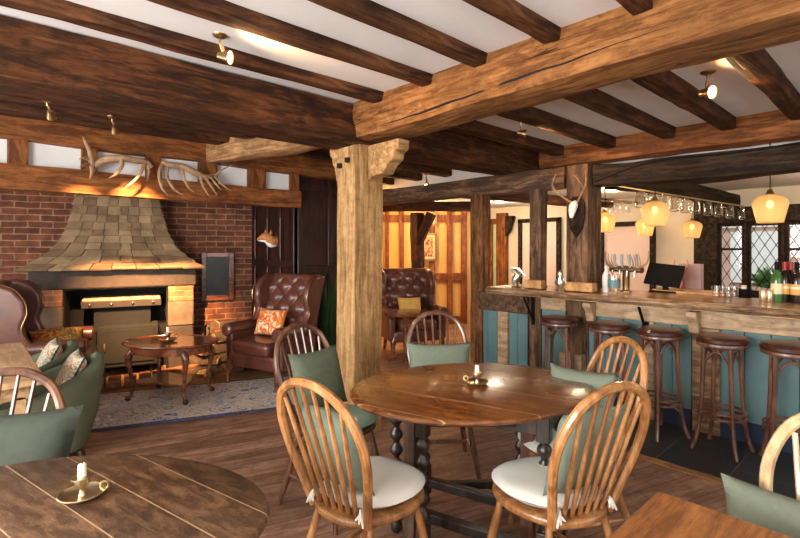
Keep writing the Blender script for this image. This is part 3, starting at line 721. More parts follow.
# logs
def log(loc, rz, L, R, label, tilt=0):
    t = thing('firewood_log', label, 'log', loc, rz, 'split logs by the fireplace')
    rr = random.Random(int(L*1000)+int(R*1e4)); n = 7; a = [(math.cos(PI*k/(n-1))*R, math.sin(PI*k/(n-1))*R*rr.uniform(.85, 1.05)) for k in range(n)]
    m = Matrix.Rotation(tilt, 3, 'Y') @ Matrix(((0, 0, 1), (1, 0, 0), (0, 1, 0)))
    MB().prism([(p[0], p[1]) for p in a], -L/2, L/2, m).build('split_wood', M['log'], t, bev=.008)
    MB().prism([(p[0]*1.06, p[1]*1.06+.003) for p in a]+[(p[0]*1.005, p[1]*1.005+.003) for p in a[::-1]], -L/2+.01, L/2-.01, m).build('bark', M['bark'], t)
    return t
for i, (px, py, d, z, L, R, rz, tl) in enumerate((
    (196, 0, 5.30, .01, .34, .08, .3, 0), (213, 0, 5.35, .01, .36, .09, 1.0, 0), (228, 0, 5.5, .01, .36, .09, -.2, 0), (245, 0, 5.6, .01, .33, .08, .5, 0),
    (205, 0, 5.38, .11, .34, .08, -.4, 0), (221, 0, 5.48, .12, .34, .085, .2, 0), (238, 0, 5.6, .11, .34, .08, .9, 0),
    (213, 0, 5.45, .215, .36, .085, .5, 0), (230, 0, 5.6, .22, .36, .09, -.1, 0), (208, 0, 5.62, .36, .40, .07, .2, -.9), (229, 0, 5.62, .34, .38, .09, .3, 0), (236, 0, 5.72, .45, .36, .09, -.2, 0))):
    p = at(px, 300, d); p.z = z
    log(p, HR+rz, L, R, 'split log by the fireplace, ' + (
        'on the floor at the pile’s left end', 'second on the floor from the fireplace', 'third on the floor from the fireplace', 'on the floor behind the leather armchair',
        'second layer, left end', 'second layer, middle', 'second layer, nearest the leather armchair', 'third layer, left one', 'third layer, right one', 'leaning upright against the pile', 'near the top under the topmost log', 'topmost one beside the armchair')[i], tl)
# ================================================================ rug
rc = rd(-1.95, 4.34); rdir = RT*.93+FW*.367; RR = math.atan2(rdir.y, rdir.x)
t = thing('persian_rug', 'brightened blue and cream patterned rug with a dark border before the fireplace', 'rug', rc+Vector((0, 0, .009)), RR)
MB().box((0, 0, .006), (3.0, .98, .012)).build('rug_field', M['rug'], t)
mb = MB()
for s_ in (-1, 1): mb.box((0, s_*.50, .0065), (3.08, .022, .013)); mb.box((s_*1.52, 0, .0065), (.04, .98, .013))
mb.build('rug_binding', M['rug_border'], t)
# ================================================================ soft furnishings helpers
def pillow(name, loc, rz, tilt, w, h, thick, mat, label, cat='cushion', group=None, roll=0, piping=None):
    t = thing(name, label, cat, loc, 0, group)
    t.rotation_euler = (Matrix.Rotation(rz, 3, 'Z') @ Matrix.Rotation(tilt, 3, 'X') @ Matrix.Rotation(roll, 3, 'Y')).to_euler()
    def fn(sg):
        def f(u, v):
            a, b = 2*u-1, 2*v-1
            pin = 1-.10*(1-a*a)*abs(b)**2; pin2 = 1-.10*(1-b*b)*abs(a)**2
            e = (max(0, 1-abs(a)**3)*max(0, 1-abs(b)**3))**.5
            wr_ = 1+.12*noise.noise(Vector((a*2+w*9, b*2, sg)))
            return (a*w/2*pin2, sg*thick/2*e*wr_, h/2+b*h/2*pin)
        return f
    mb = MB(); mb.grid(fn(1), 14, 14); mb.grid(fn(-1), 14, 14)
    mb.build('cover', mat, t, weld=True, angle=80)
    if piping:
        pts = []
        for k in range(40):
            g = k/40*4; s_, f_ = int(g), g-int(g)
            a, b = ((-1+2*f_, -1), (1, -1+2*f_), (1-2*f_, 1), (-1, 1-2*f_))[s_]
            pts.append((a*w/2*(1-.10*(1-b*b)*abs(a)**2), 0, h/2+b*h/2*(1-.10*(1-a*a)*abs(b)**2)))
        pts.append(pts[0]); MB().tube(pts, .006, 5).build('piping', piping, t)
    return t
def rbox(mb_c, d, name, mat, par, bev=.03, seg=4, rot=None):
    m = None
    if rot: m = rot
    return MB().box(mb_c, d, m).build(name, mat, par, bev=bev, seg=seg)
# ================================================================ wing armchairs
def wing_chair(loc, rz, label, group=None, leather=None, Wd=.72):
    L = leather or M['red_leather']
    t = thing('wing_armchair', label, 'armchair', loc, rz, group)
    rbox((0, .0, .27), (.62, .60, .15), 'seat_frame', L, t, .03)
    rbox((0, .04, .405), (.52, .60, .135), 'seat_cushion', L, t, .05)
    # tufted backrest
    def bk(u, v):
        x = (u-.5)*.66; top = 1.10-.03*(2*u-1)**2
        z = .40+v*(top-.40); lean = -.20-.20*(z-.4)
        uu, vv = u*6, v*6
        a, b = uu+vv, uu-vv
        d = abs(math.sin(a*PI/2))*abs(math.sin(b*PI/2))
        fade = min(1, v*5)*min(1, (1-v)*7+.15)
        rnd = .09*(1-v)**.0*(1-max(0, (v-.93)/.07)**2)
        return (x, lean+.035*(d**.6)*fade+.02, z)
    mb = MB(); mb.grid(bk, 48, 48)
    bo = mb.build('tufted_backrest', L, t, angle=80)
    for i in range(7):
        for j in range(1, 7):
            if (i+j) % 2: continue
            u, v = i/6, j/6
            if 0 < i < 6 and v < .98:
                p = Vector(bk(u, v)); b_ = MB().ball((p.x, p.y+.006, p.z), .012, 6).build('button', L, bo)
    # back shell behind the tufting
    MB().prism([(-.12, .16), (-.17, .16), (-.30, .42), (-.435, 1.06), (-.42, 1.115), (-.36, 1.115), (-.325, 1.08), (-.19, .42)], -.335, .335, Matrix(((0, 0, 1), (1, 0, 0), (0, 1, 0)))).build('back_shell', L, t, bev=.02, seg=3)
    for s_ in (-1, 1):
        wing = [(-.40, 1.10), (-.28, 1.115), (-.17, 1.07), (-.10, .97), (-.085, .86), (-.12, .74), (-.08, .64), (.0, .58), (-.24, .54)]
        MB().prism(wing, -.04, .04, Matrix(((0, 0, 1), (1, 0, 0), (0, 1, 0))), (s_*.35, 0, 0)).build('wing', L, t, bev=.03, seg=4)
        w_ = t.children[-1]
        pts = [(s_*.392, y, z) for y, z in wing[1:8]]
        for p in crom(pts, 4)[::1]: pass
        MB().tube(crom(pts, 5), .0045, 5).build('nail_trim', M['brass_dull'], w_)
        rbox((s_*.345, .02, .38), (.10, .52, .34), 'arm_panel', L, t, .03)
        MB().lathe([(.001, -.30), (.05, -.30), (.068, -.285), (.07, -.2), (.066, .22), (.04, .25), (.001, .25)], 18, (s_*.355, .02, .56), Matrix.Rotation(PI/2, 3, 'X')).build('arm_roll', L, t)
        pts = [(s_*.30, .25, .30), (s_*.33, .27, .20), (s_*.34, .29, .10), (s_*.33, .30, .03), (s_*.335, .315, .0)]
        MB().tube(crom(pts, 4), [.045, .042, .03, .018, .016, .028], 10).build('leg', M['mahogany'], t)
        MB().tube([(s_*.29, -.20, .25), (s_*.30, -.26, .0)], [.03, .02], 8).build('leg', M['mahogany'], t)
    return t
wing_chair(rd(-1.33, 5.02), yaw(-.50, -.87), 'buttoned oxblood leather wing armchair right of the fireplace with an orange cushion')
c0 = rd(-1.33, 5.02)
ff = lambda fr, fdd: (RT*fr+FW*fdd)
f1 = ff(-.50, -.87); s1 = ff(-.87, .50)
pillow('cushion', c0+f1*.02+s1*.06+Vector((0, 0, .475)), yaw(-.50, -.87), .35, .40, .30, .12, M['orange_fabric'], 'bright orange and cream scroll-pattern cushion on the leather armchair right of the fireplace')
wing_chair(rd(-3.14, 4.28), yaw(.88, .47), 'oxblood leather wing armchair at the left edge, its nail-trimmed side towards us')
pillow('cushion', rd(-3.08, 4.32, .475), yaw(.6, -.8), 1.0, .42, .30, .12, M['autumn_fabric'], 'red and amber patterned cushion lying on the leather armchair left of the fireplace')
wc = rd(.15, 6.45)
wing_chair(wc, yaw(.3, -.95), 'brown buttoned leather wing armchair in the ochre room beyond the post')
pillow('cushion', wc+ff(.3, -.95)*.05+ff(-.95, -.3)*.02+Vector((0, 0, .475)), yaw(.3, -.95), .3, .34, .28, .12, M['gold_fabric'], 'gold cushion on the armchair in the ochre room')
# ================================================================ tub chairs
def tub(loc, rz, label):
    t = thing('tub_chair', label, 'armchair', loc, rz, 'green velvet tub chairs')
    V = M['green_velvet']
    def top(a): return .47+.22*max(0, (1-abs(a)/2.0))**.8 if abs(a) < 2.0 else .47
    def fn(u, v):
        a = (u-.5)*2*2.15  # angle about the back
        # v runs round the section: outer bottom -> outer top -> inner top -> inner bottom
        Ro, Ri = .335, .24; z1 = top(a)
        sec = [(Ro-.10, .10), (Ro-.04, .3), (Ro, z1-.07), (Ro-.012, z1-.02), (Ro-.05, z1), (Ri+.02, z1-.012), (Ri, z1-.06), (Ri+.0, .30)]
        q = v*(len(sec)-1); i = min(int(q), len(sec)-2); f = q-i
        R = sec[i][0]*(1-f)+sec[i+1][0]*f; z = sec[i][1]*(1-f)+sec[i+1][1]*f
        y = -math.cos(a)*R; x = math.sin(a)*R
        if abs(a) > 1.9: y += (abs(a)-1.9)*.15
        return (x*1.0, y, z)
    MB().grid(fn, 40, 21).build('tub_back', V, t, angle=60)
    for s_ in (-1, 1):
        a = s_*2.15; x, y = math.sin(a), -math.cos(a)
        MB().tube([(x*.295, y*.295+.035, .10), (x*.29, y*.29+.035, .3), (x*.288, y*.288+.035, .465)], [.045, .052, .05], 12).build('arm_front', V, t)
    MB().lathe([(.001, .20), (.22, .20), (.245, .24), (.245, .36), (.225, .40), (.001, .42)], 28, (0, .02, 0), sy=1.05).build('seat', V, t)
    MB().lathe([(.21, .09), (.22, .11), (.23, .22), (.001, .22)], 28, (0, 0, 0)).build('base', V, t)
    for x in (-.18, .18):
        for y in (-.18, .18): MB().tube([(x, y, .10), (x*1.1, y*1.1, 0)], [.022, .014], 8).build('leg', M['gate_dark'], t)
    return t
t2 = rd(-2.31, 3.12); t1 = rd(-2.76, 3.53)
tub(t2, yaw(-.78, -.62), 'nearer green velvet tub chair beside the light oak table, its side towards the rug')
tub(t1, yaw(-.78, -.62), 'green velvet tub chair further back beside the light oak table, nearer the fireplace')
pillow('cushion', t2+RT*.07+FW*.04+Vector((0, 0, .42)), yaw(-.78, -.62), .42, .36, .30, .12, M['floral_fabric'], 'coral and cream floral cushion in the nearer green tub chair', piping=M['green_dark_shaded'])
pillow('cushion', t1+RT*.07+FW*.04+Vector((0, 0, .42)), yaw(-.78, -.62), .42, .36, .30, .12, M['floral_fabric'], 'coral and cream floral cushion in the farther green tub chair', piping=M['green_dark_shaded'])
# ================================================================ tables
def yaw_x(v): return math.atan2(v.y, v.x)
lt = thing('oak_table', 'light oak rectangular table at the left edge beside the green tub chairs', 'table', rd(-1.77, 2.4))
MB().box((-.42, .62, .735), (.84, 1.24, .035)).build('tabletop', M['table_light'], lt, bev=.006)
MB().box((-.42, .62, .68), (.72, 1.1, .07)).build('apron', M['table_light'], lt)
for x in (-.1, -.74):
    for y in (.1, 1.14): MB().box((x, y, .33), (.06, .06, .66)).build('leg', M['table_light'], lt, bev=.005)
# central gateleg table
def bobbin(mb, x, y, z0, z1, r=.026, n=5):
    pr = [(r*1.15, z0)]
    for i in range(n):
        a = z0+(z1-z0)*(i+.0)/n; b = z0+(z1-z0)*(i+1)/n; h = b-a
        pr += [(r*.55, a+h*.06), (r*.62, a+h*.12), (r*1.15, a+h*.35), (r*1.25, a+h*.5), (r*1.1, a+h*.68), (r*.6, a+h*.92)]
    pr.append((r*1.15, z1)); mb.lathe(pr, 12, (x, y, 0))
gdir = RT*.86+FW*-.51; GR = yaw_x(gdir)
gc = rd(.338, 2.26)
g = thing('gateleg_table', 'round polished oak gateleg table in the middle of the room with dark turned legs', 'table', gc, 0)
ea = math.atan2((RT*.952+FW*.307).y, (RT*.952+FW*.307).x)
o = MB().lathe([(.001, .725), (.965, .725), (.99, .732), (1.0, .74), (.99, .748), (.975, .751), (.001, .751)], 72, m=None, sx=.578, sy=.45).build('tabletop', M['table_red'], g, angle=60)
# board direction differs from the long axis: turn the mesh data, keep texture along the boards
for v in o.data.vertices:
    v.co = Matrix.Rotation(ea-GR, 3, 'Z') @ v.co
o.rotation_euler = (0, 0, GR)
gr = bpy.data.objects.new('gate_frame', None)
G = Matrix.Rotation(GR, 3, 'Z')
def gpart(name, mb, mat, bev=.004):
    for i, v in enumerate(mb.v): mb.v[i] = G @ Vector(v)
    return mb.build(name, mat, g, bev=bev)
off = .06
mb = MB()
for y in (-.15, .15): mb.box((0, y+off, .665), (.74, .022, .10))
for x in (-.36, .36): mb.box((x, off, .665), (.022, .28, .10))
gpart('apron', mb, M['gate_dark'])
for x in (-.36, .36):
    for y in (-.15, .15):
        mb = MB(); mb.box((x, y+off, .66), (.055, .055, .13)); bobbin(mb, x, y+off, .22, .595, .026, 5); mb.box((x, y+off, .14), (.055, .055, .16)); mb.lathe([(.015, 0), (.028, .02), (.028, .045), (.02, .06)], 12, (x, y+off, 0))
        gpart('leg', mb, M['gate_dark'])
for y in (-.15, .15): gpart('stretcher', MB().box((0, y+off, .13), (.70, .045, .045)), M['gate_dark'])
for x in (-.36, .36): gpart('stretcher', MB().box((x, off, .13), (.045, .26, .045)), M['gate_dark'])
for sx, sy in ((.10, .40), (-.10, -.34)):
    mb = MB(); y = sy+off-.02
    mb.box((sx, y, .66), (.05, .05, .13)); bobbin(mb, sx, y, .22, .595, .024, 5); mb.box((sx, y, .12), (.05, .05, .2)); mb.lathe([(.015, 0), (.026, .01), (.024, .03)], 12, (sx, y, 0))
    gpart('gate_leg', mb, M['gate_dark'])
    mb = MB(); a = Vector((-sx*2.6, (.15 if sy > 0 else -.15)+off, 0)); b = Vector((sx, y, 0)); c = (a+b)/2; L = (b-a).length; an = math.atan2((b-a).y, (b-a).x)
    for z in (.13, .66): gpart('gate_rail', MB().box((c.x, c.y, z), (L-.05, .035, .04), Matrix.Rotation(an, 3, 'Z')), M['gate_dark'])
sp_ = G.transposed() @ (rd(.605, 2.27)-gc)
mb = MB(); mb.box((sp_.x, sp_.y, .36), (.06, .05, .72)); gpart('square_leg', mb, wood('red_oak_leg', (.07, .022, .012), (.14, .05, .025), (.2, .08, .04), axis='z'))
sp_ = G.transposed() @ (rd(.05, 2.12)-gc)
mb = MB(); mb.box((sp_.x, sp_.y, .36), (.055, .05, .72)); gpart('square_leg', mb, wood('brown_oak_leg', (.06, .03, .018), (.12, .065, .04), (.18, .1, .06), axis='z'))
# near left worn table
wc_ = rd(-.815, 1.19)
wt = thing('worn_oak_table', 'worn rounded plank-topped oak table filling the lower left corner', 'table', wc_, 0)
pd_ = RT*.83+FW*-.555; PR = yaw_x(pd_); e2 = RT*.989+FW*-.15; E2 = yaw_x(e2)
o = MB().lathe([(.001, .722), (.97, .722), (.99, .73), (1, .738), (.992, .748), (.98, .751), (.001, .751)], 72, sx=.50, sy=.32).build('tabletop', M['table_worn'], wt, angle=60)
for v in o.data.vertices: v.co = Matrix.Rotation(E2-PR, 3, 'Z') @ v.co
o.rotation_euler = (0, 0, PR)
for a in range(4):
    x, y = .28*math.cos(PI/4+a*PI/2), .17*math.sin(PI/4+a*PI/2); p = Matrix.Rotation(E2, 3, 'Z') @ Vector((x, y, 0))
    mb = MB(); mb.box((p.x, p.y, .66), (.05, .05, .12), Matrix.Rotation(E2, 3, 'Z')); bobbin(mb, p.x, p.y, .15, .6, .026, 5); mb.box((p.x, p.y, .075), (.05, .05, .15), Matrix.Rotation(E2, 3, 'Z')); mb.build('leg', M['gate_dark'], wt)
for a in range(4):
    def pt(a): return Matrix.Rotation(E2, 3, 'Z') @ Vector((.28*math.cos(PI/4+a*PI/2), .17*math.sin(PI/4+a*PI/2), .66))
    MB().tube([pt(a), pt(a+1)], .022, 4).build('apron_rail', M['gate_dark'], wt)
# near right square table
sq = thing('square_table', 'amber oak square table at the bottom right corner', 'table', (1.388, .484, 0))
MB().box((-.42, -.40, .735), (.84, .80, .03)).build('tabletop', M['table_sq'], sq, bev=.012, seg=3)
MB().box((-.42, -.40, .685), (.70, .66, .07)).build('apron', M['table_sq'], sq)
for x in (-.10, -.74):
    for y in (-.10, -.70): MB().box((x, y, .33), (.055, .055, .66)).build('leg', M['table_sq'], sq, bev=.005)
# coffee table with cabriole legs
cc = rd(-2.13, 4.47)
ct = thing('coffee_table', 'oval mahogany coffee table with cabriole claw legs on the rug', 'table', cc+Vector((0, 0, .020)), yaw_x(RT*.98-FW*.19))
MB().lathe([(.001, .50), (.97, .50), (1.0, .507), (1.0, .516), (.985, .522), (.93, .522), (.92, .516), (.001, .516)], 60, sx=.445, sy=.33).build('tabletop', M['mahogany'], ct)
MB().lathe([(.86, .43), (.86, .50), (.84, .50), (.84, .43)], 48, sx=.445, sy=.33, cap=False).build('apron', M['mahogany'], ct)
for sx in (-1, 1):
    for sy in (-1, 1):
        pts = [(sx*.25, sy*.17, .47), (sx*.285, sy*.195, .40), (sx*.28, sy*.195, .30), (sx*.262, sy*.18, .18), (sx*.265, sy*.185, .07), (sx*.285, sy*.20, .03)]
        l = MB().tube(crom(pts, 5), [.030, .032, .021, .015, .013, .017], 10).build('leg', M['mahogany'], ct)
        MB().ball((sx*.29, sy*.203, .024), .024, 8).build('claw_foot', M['gate_dark'], l)
sh = []
for k in range(40):
    a = 2*PI*k/40; q = 1-.35*abs(math.sin(2*a+PI/2))**2 if True else 1
    sh.append((.33*q*math.cos(a), .235*q*math.sin(a)))
MB().prism(sh, .15, .168).build('lower_shelf', M['mahogany'], ct, bev=.004)
# small table in the ochre room
t = thing('side_table', 'small round wooden table beside the armchair in the ochre room', 'table', rd(.07, 5.8))
MB().lathe([(.001, .60), (.27, .60), (.28, .61), (.27, .63), (.001, .63)], 36).build('tabletop', M['mahogany'], t)
MB().lathe([(.03, .02), (.022, .1), (.035, .3), (.022, .5), (.06, .6)], 14).build('column', M['mahogany'], t)
for k in range(3):
    a = k*2.094; MB().tube([(0, 0, .12), (.12*math.cos(a), .12*math.sin(a), .10), (.22*math.cos(a), .22*math.sin(a), .012)], [.02, .018, .012]).build('leg', M['mahogany'], t)
# ================================================================ windsor chairs
def windsor(loc, rz, wd, label, group='hoop-back wooden chairs'):
    t = thing('windsor_chair', label, 'chair', loc, rz, group)
    def seat_outline(k, n=40):
        a = 2*PI*k/n; c, s_ = math.cos(a), math.sin(a)
        e = 2.6; x = .205*math.copysign(abs(c)**(2/e), c); y = .205*math.copysign(abs(s_)**(2/e), s_)
        if y < 0: x *= 1-.22*(-y/.205)
        return x, y
    o = [seat_outline(k) for k in range(40)]
    MB().prism(o, .42, .452).build('seat', wd, t, bev=.012, seg=3)
    base = Vector((0, -.165, .45))
    def hp(x, h):  # a point of the leaning back plane
        return Vector((x, -.165-.27*h-.10*h*h, .45+h))
    ctl = [(-.135, -.02), (-.165, .10), (-.193, .22), (-.192, .33), (-.15, .43), (-.075, .482), (0, .495), (.075, .482), (.15, .43), (.192, .33), (.193, .22), (.165, .10), (.135, -.02)]
    hoop = [hp(x, h) for x, h in ctl]
    MB().tube(crom(hoop, 5), .0165, 8).build('hoop', wd, t)
    for i in range(6):
        u = (i-2.5)/2.5; xt = u*.138; xb = u*.088
        ht = .49-.055*abs(u)**2.2-.02*abs(u)
        a = hp(xb, -.02); b = hp(xt, ht)
        MB().tube([a, a.lerp(b, .35), b], [.0085, .0095, .007], 6).build('spindle', wd, t)
    for sx in (-1, 1):
        for sy in (-1, 1):
            a = Vector((sx*.125, sy*.13, .43)); b = Vector((sx*.195, sy*(.20 if sy > 0 else .24), 0))
            MB().tube([a, a.lerp(b, .3), a.lerp(b, .62), b], [.013, .016, .019, .012], 10).build('leg', wd, t)
        f = Vector((sx*.167, .172, .17)); r = Vector((sx*.167, -.196, .17))
        MB().tube([f, f.lerp(r, .5), r], [.008, .013, .008], 8).build('stretcher', wd, t)
    MB().tube([(-.165, 0, .17), (0, 0, .17), (.165, 0, .17)], [.008, .013, .008], 8).build('stretcher', wd, t)
    return t
def seat_pad(loc, rz, mat, label, tie=True):
    t = thing('seat_pad', label, 'cushion', loc, rz, 'round seat pads on the hoop-back chairs')
    def f(sg):
        def g(u, v):
            a = 2*PI*u; c, s_ = math.cos(a), math.sin(a); e = 2.4
            R = v*.197; x = R*math.copysign(abs(c)**(2/e), c); y = R*math.copysign(abs(s_)**(2/e), s_)
            if y < 0: x *= 1-.16*(-y/.205)
            return (x, y+.028, .026+sg*.026*(max(0, 1-v**5))**.5+sg*.006*noise.noise(Vector((x*9, y*9, sg))))
        return g
    mb = MB(); mb.grid(f(1), 40, 10, True); mb.grid(f(-1), 40, 10, True); mb.build('pad_cover', mat, t, weld=True, angle=80)
    if tie:
        for sx in (-1, 1):
            mb = MB()
            for q in range(3):
                mb.tube(crom([(sx*.10, -.13, .02), (sx*.118, -.175, .022+.006*q), (sx*(.105+.018*q), -.19, .005-.008*q)], 4), [.005, .007, .003], 5)
            mb.build('tie', mat, t)
    return t
CH = [
 # (r, d, facing r, d, wood, label, pad, cushion(mat, w, h, off r/l, roll), cushion label)
 (-.125, 1.875, .60, .80, 'chair_light', 'golden hoop-back spindle chair in the front centre with its back towards us', 'pad_cream', 'cream', ('green_cushion', .29, .33, -.035), 'sage cushion seen through the spindles of the front centre chair'),
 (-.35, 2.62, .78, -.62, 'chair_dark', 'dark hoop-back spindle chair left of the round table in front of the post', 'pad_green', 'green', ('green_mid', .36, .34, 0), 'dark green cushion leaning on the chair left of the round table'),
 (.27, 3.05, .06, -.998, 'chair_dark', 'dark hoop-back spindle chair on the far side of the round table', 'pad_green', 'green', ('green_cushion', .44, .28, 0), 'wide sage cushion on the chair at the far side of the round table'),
 (.80, 2.30, -.97, -.22, 'chair_light', 'golden hoop-back spindle chair right of the round table in front of the stools', 'pad_cream', 'cream', ('green_cushion', .34, .32, 0), 'sage cushion leaning on the chair right of the round table'),
 (.585, 1.87, -.42, .91, 'chair_light', 'golden hoop-back spindle chair in the front right of the round table, back towards us', 'pad_cream', 'cream', ('green_cushion', .31, .34, .04), 'sage cushion behind the spindles of the front right chair'),
 (1.02, 1.09, -.737, -.676, 'chair_pale', 'pale beech hoop-back chair at the right edge behind the square table', 'pad_cream', 'cream', ('green_cushion', .48, .25, .05), 'sage cushion on the pale chair at the right edge'),
 (-1.36, 1.45, .22, -.97, 'chair_dark', 'dark hoop-back chair at the left edge behind the worn plank table', 'pad_green', 'green', ('green_dark_shaded', .52, .36, -.03), 'large dark green cushion, darkened as in shade, on the chair at the left edge'),
]
for (r, d, fr, fdd, wd, lab, pad, padc, (cm, cw, chh, coff), clab), padl in zip(CH, ('in the front centre, its back towards us', 'left of the round table before the post', 'on the far side of the round table', 'right of the round table before the stools', 'in the front right of the round table', 'at the right edge behind the square table', 'at the left edge behind the worn table')):
    loc = rd(r, d); rz = yaw(fr, fdd); f = ff(fr, fdd)
    windsor(loc, rz, M[wd], lab)
    seat_pad(loc+Vector((0, 0, .453)), rz, M[pad], padc + ' round seat pad on the chair ' + padl)
    q = loc-f*.088+Vector((0, 0, .50))+ff(fdd, -fr)*coff
    if padl.startswith('right of'): q = loc-f*.055+Vector((0, 0, .50)); rz = yaw(-.62, -.78)
    pillow('cushion', q, rz, .30, cw, chh, .12, M[cm], clab)
# ================================================================ the bar
CX = 4.15
bar = thing('bar_counter_front', 'teal panelled bar front with rough oak studs and a navy skirting', 'bar counter front', (CX, 1.0, 0))
def bp(name, x0, x1, y0, y1, z0, z1, mat, bev=.003, par=None, lab=None):
    o = MB().box(((x0+x1)/2-CX, (y0+y1)/2-1.0, (z0+z1)/2), (x1-x0, abs(y1-y0), z1-z0)).build(name, mat, par or bar, bev=bev)
    if lab: o['label'] = lab
    return o
YE = 3.22
bp('core', CX+.045, CX+.12, -1.9, YE, 0, .93, M['black_oak'])
segs = [(479, 498), (508, 528), (541, 566), (588, 643), (654, 692), (720, 800)]
ys = [(pickY(a, CX+.03), pickY(b, CX+.03)) for a, b in segs]; ys[-1] = (ys[-1][0], -1.9)
for ya, yb in ys:
    mb = MB(); L = ya-yb; n = max(1, round(L/.15))
    for i in range(n):
        w = L/n; mb.box((.032, ya-w*(i+.5)-1.0, .54), (.02, w-.004, .785))
    mb.build('teal_panel', M['teal'], bar, bev=.003, smooth=False)
    bp('skirting', CX+.008, CX+.04, yb, ya, 0, .15, M['navy'])
bp('left_rail', CX-.02, CX+.05, pickY(528, CX), pickY(479, CX), .74, .935, M['post_grey'], .012)
for a, b, m in ((498, 508, 'fresh_oak'), (643, 654, 'fresh_oak'), (692, 720, 'counter_edge')):
    bp('stud', CX-.012, CX+.05, pickY(b, CX), pickY(a, CX), .0, .935, M[m], .008)
bp('top_rail', CX-.03, CX+.03, -1.9, pickY(590, CX), .80, .93, M['fresh_oak'], .008)
bp('top_rail', CX-.01, CX+.03, pickY(566, CX), pickY(541, CX), .81, .93, M['fresh_oak'], .006)
for px in (594, 697):
    y = pickY(px, CX)
    MB().prism([(0, .925), (-.12, .925), (-.12, .89), (-.07, .84), (-.05, .76), (0, .74)], -.035, .035, Matrix(((1, 0, 0), (0, 0, 1), (0, 1, 0))), (-.03, y-1.0, 0)).build('corbel', M['fresh_oak'], bar, bev=.006)
for px in (532, 645):
    y = pickY(px, CX)-.02
    MB().tube([(-.18, y-1.0, .93), (-.02, y-1.0, .70)], .013, 4).box((-.018, y-1.0, .80), (.012, .03, .3)).build('iron_bracket', M['black'], bar)
for (a, b) in ((562, 572), (576, 585)):
    pass
mb = MB(); ya, yb = pickY(561, CX-.06), pickY(584, CX-.06)
MB().box((CX-.06-CX-.0, (ya+yb)/2-1.0, .24), (.10, abs(ya-yb), .42)).build('plinth_block', M['fresh_oak'], bar, bev=.012)
# waney edged counter top
top = thing('counter_top', 'long waney-edged oak bar counter with a glossy golden top', 'counter', (3.95, 1.0, .94))
def ct_outline():
    P = []; n = 90
    for i in range(n+1):
        y = 3.02-i*(3.02+1.9)/n
        P.append((noise.noise(Vector((y*2.3, 0, 0)))*.025+noise.noise(Vector((y*9, 3, 0)))*.010, y-1.0))
    return P
P = ct_outline(); mb = MB(); lay = [(.0, .03), (.012, .012), (.032, -.005), (.052, .004), (.062, .022)]
for (z, dx) in lay:
    for i, (x, y) in enumerate(P):
        mb.v.append(Vector((x+dx+noise.noise(Vector((y*7, z*40, 5)))*.010, y, z)))
n = len(P)
for k in range(len(lay)-1):
    for i in range(n-1): mb.f.append([k*n+i, k*n+i+1, (k+1)*n+i+1, (k+1)*n+i])
mb.build('waney_edge', M['counter_edge'], top, angle=60)
MB().prism([(x+.022, y) for x, y in P]+[(.62, -2.9), (.62, 2.02)], .001, .064).build('board', M['counter'], top)
# items on the counter
ZT = 1.004
def onbar(px, X): return Vector((X, pickY(px, X), ZT))
for i, (a, b, lab, h) in enumerate(((524, 549, 'small pine box on the counter left of the broad grey post', .085), (563, 603, 'longer pine box on the counter before the broad grey post', .085))):
    X = 4.06; y0, y1 = pickY(a+(0), X), pickY(b-(11 if i else 8), X); 
    t = thing('wooden_box', lab, 'box', (X, (y0+y1)/2, ZT))
    L = abs(y0-y1); D = .08 if i == 0 else .10
    mb = MB(); mb.box((D/2, 0, .006), (D, L, .012))
    for s_ in (-1, 1): mb.box((D/2, s_*(L/2-.006), h/2), (D, .012, h))
    mb.box((.006, 0, h/2), (.012, L-.024, h)); mb.box((D-.006, 0, h/2), (.012, L-.024, h)); mb.build('box_body', M['box_wood'], t, bev=.002)
def figurine(loc, lab, s, kind):
    t = thing('silver_ornament', lab, 'ornament', loc, yaw(-.4, -.9))
    if kind == 0:
        MB().lathe([(.045*s, 0), (.05*s, .01*s), (.03*s, .02*s), (.035*s, .05*s)], 16).build('base', M['pewter'], t)
        MB().tube([(.02*s, 0, .05*s), (.0, 0, .09*s), (-.02*s, 0, .13*s), (.01*s, 0, .17*s), (.05*s, 0, .165*s)], [.03*s, .042*s, .035*s, .026*s, .012*s], 10).build('helmet', M['pewter'], t)
        MB().tube([(-.05*s, 0, .11*s), (-.09*s, 0, .12*s), (-.03*s, 0, .19*s), (.03*s, 0, .20*s)], [.004*s, .01*s, .012*s, .004*s], 6).build('crest', M['pewter'], t)
    else:
        MB().lathe([(.035*s, 0), (.038*s, .012*s), (.02*s, .03*s), (.03*s, .06*s), (.034*s, .10*s), (.018*s, .13*s), (.026*s, .15*s), (.024*s, .18*s), (.006*s, .20*s)], 14, sy=.8).build('figure', M['pewter'], t)
        for q in (-1, 1): MB().tube([(q*.028*s, 0, .11*s), (q*.05*s, -.01*s, .08*s), (q*.03*s, -.03*s, .06*s)], [.011*s, .009*s, .007*s], 6).build('arm', M['pewter'], t)
figurine(onbar(516, 4.12), 'tarnished silver helmet-shaped ornament at the left end of the counter', 1.0, 0)
figurine(onbar(560, 4.02), 'silver figurine on the counter between the two pine boxes', 1.0, 1)
t = thing('glass_jar', 'clear glass jar with a round teal label on the counter', 'jar', onbar(614, 4.12))
MB().lathe([(.045, .002), (.05, .01), (.05, .16), (.046, .175), (.043, .175), (.046, .01), (.001, .008)], 24, cap=False).build('glass_body', M['glass'], t)
MB().lathe([(.0505, .06), (.0515, .061), (.0515, .125), (.0505, .126)], 24, cap=False).build('teal_label', M['teal'], t)['label'] = 'teal label with pale spots'
rr = random.Random(2)
for i in range(8):
    a = rr.uniform(0, 6.28); MB().ball((.02*math.cos(a), .02*math.sin(a), .02+.018*i), .014, 6).build('sweet', M['pad_cream'] if i % 2 else M['gold_fabric'], t)
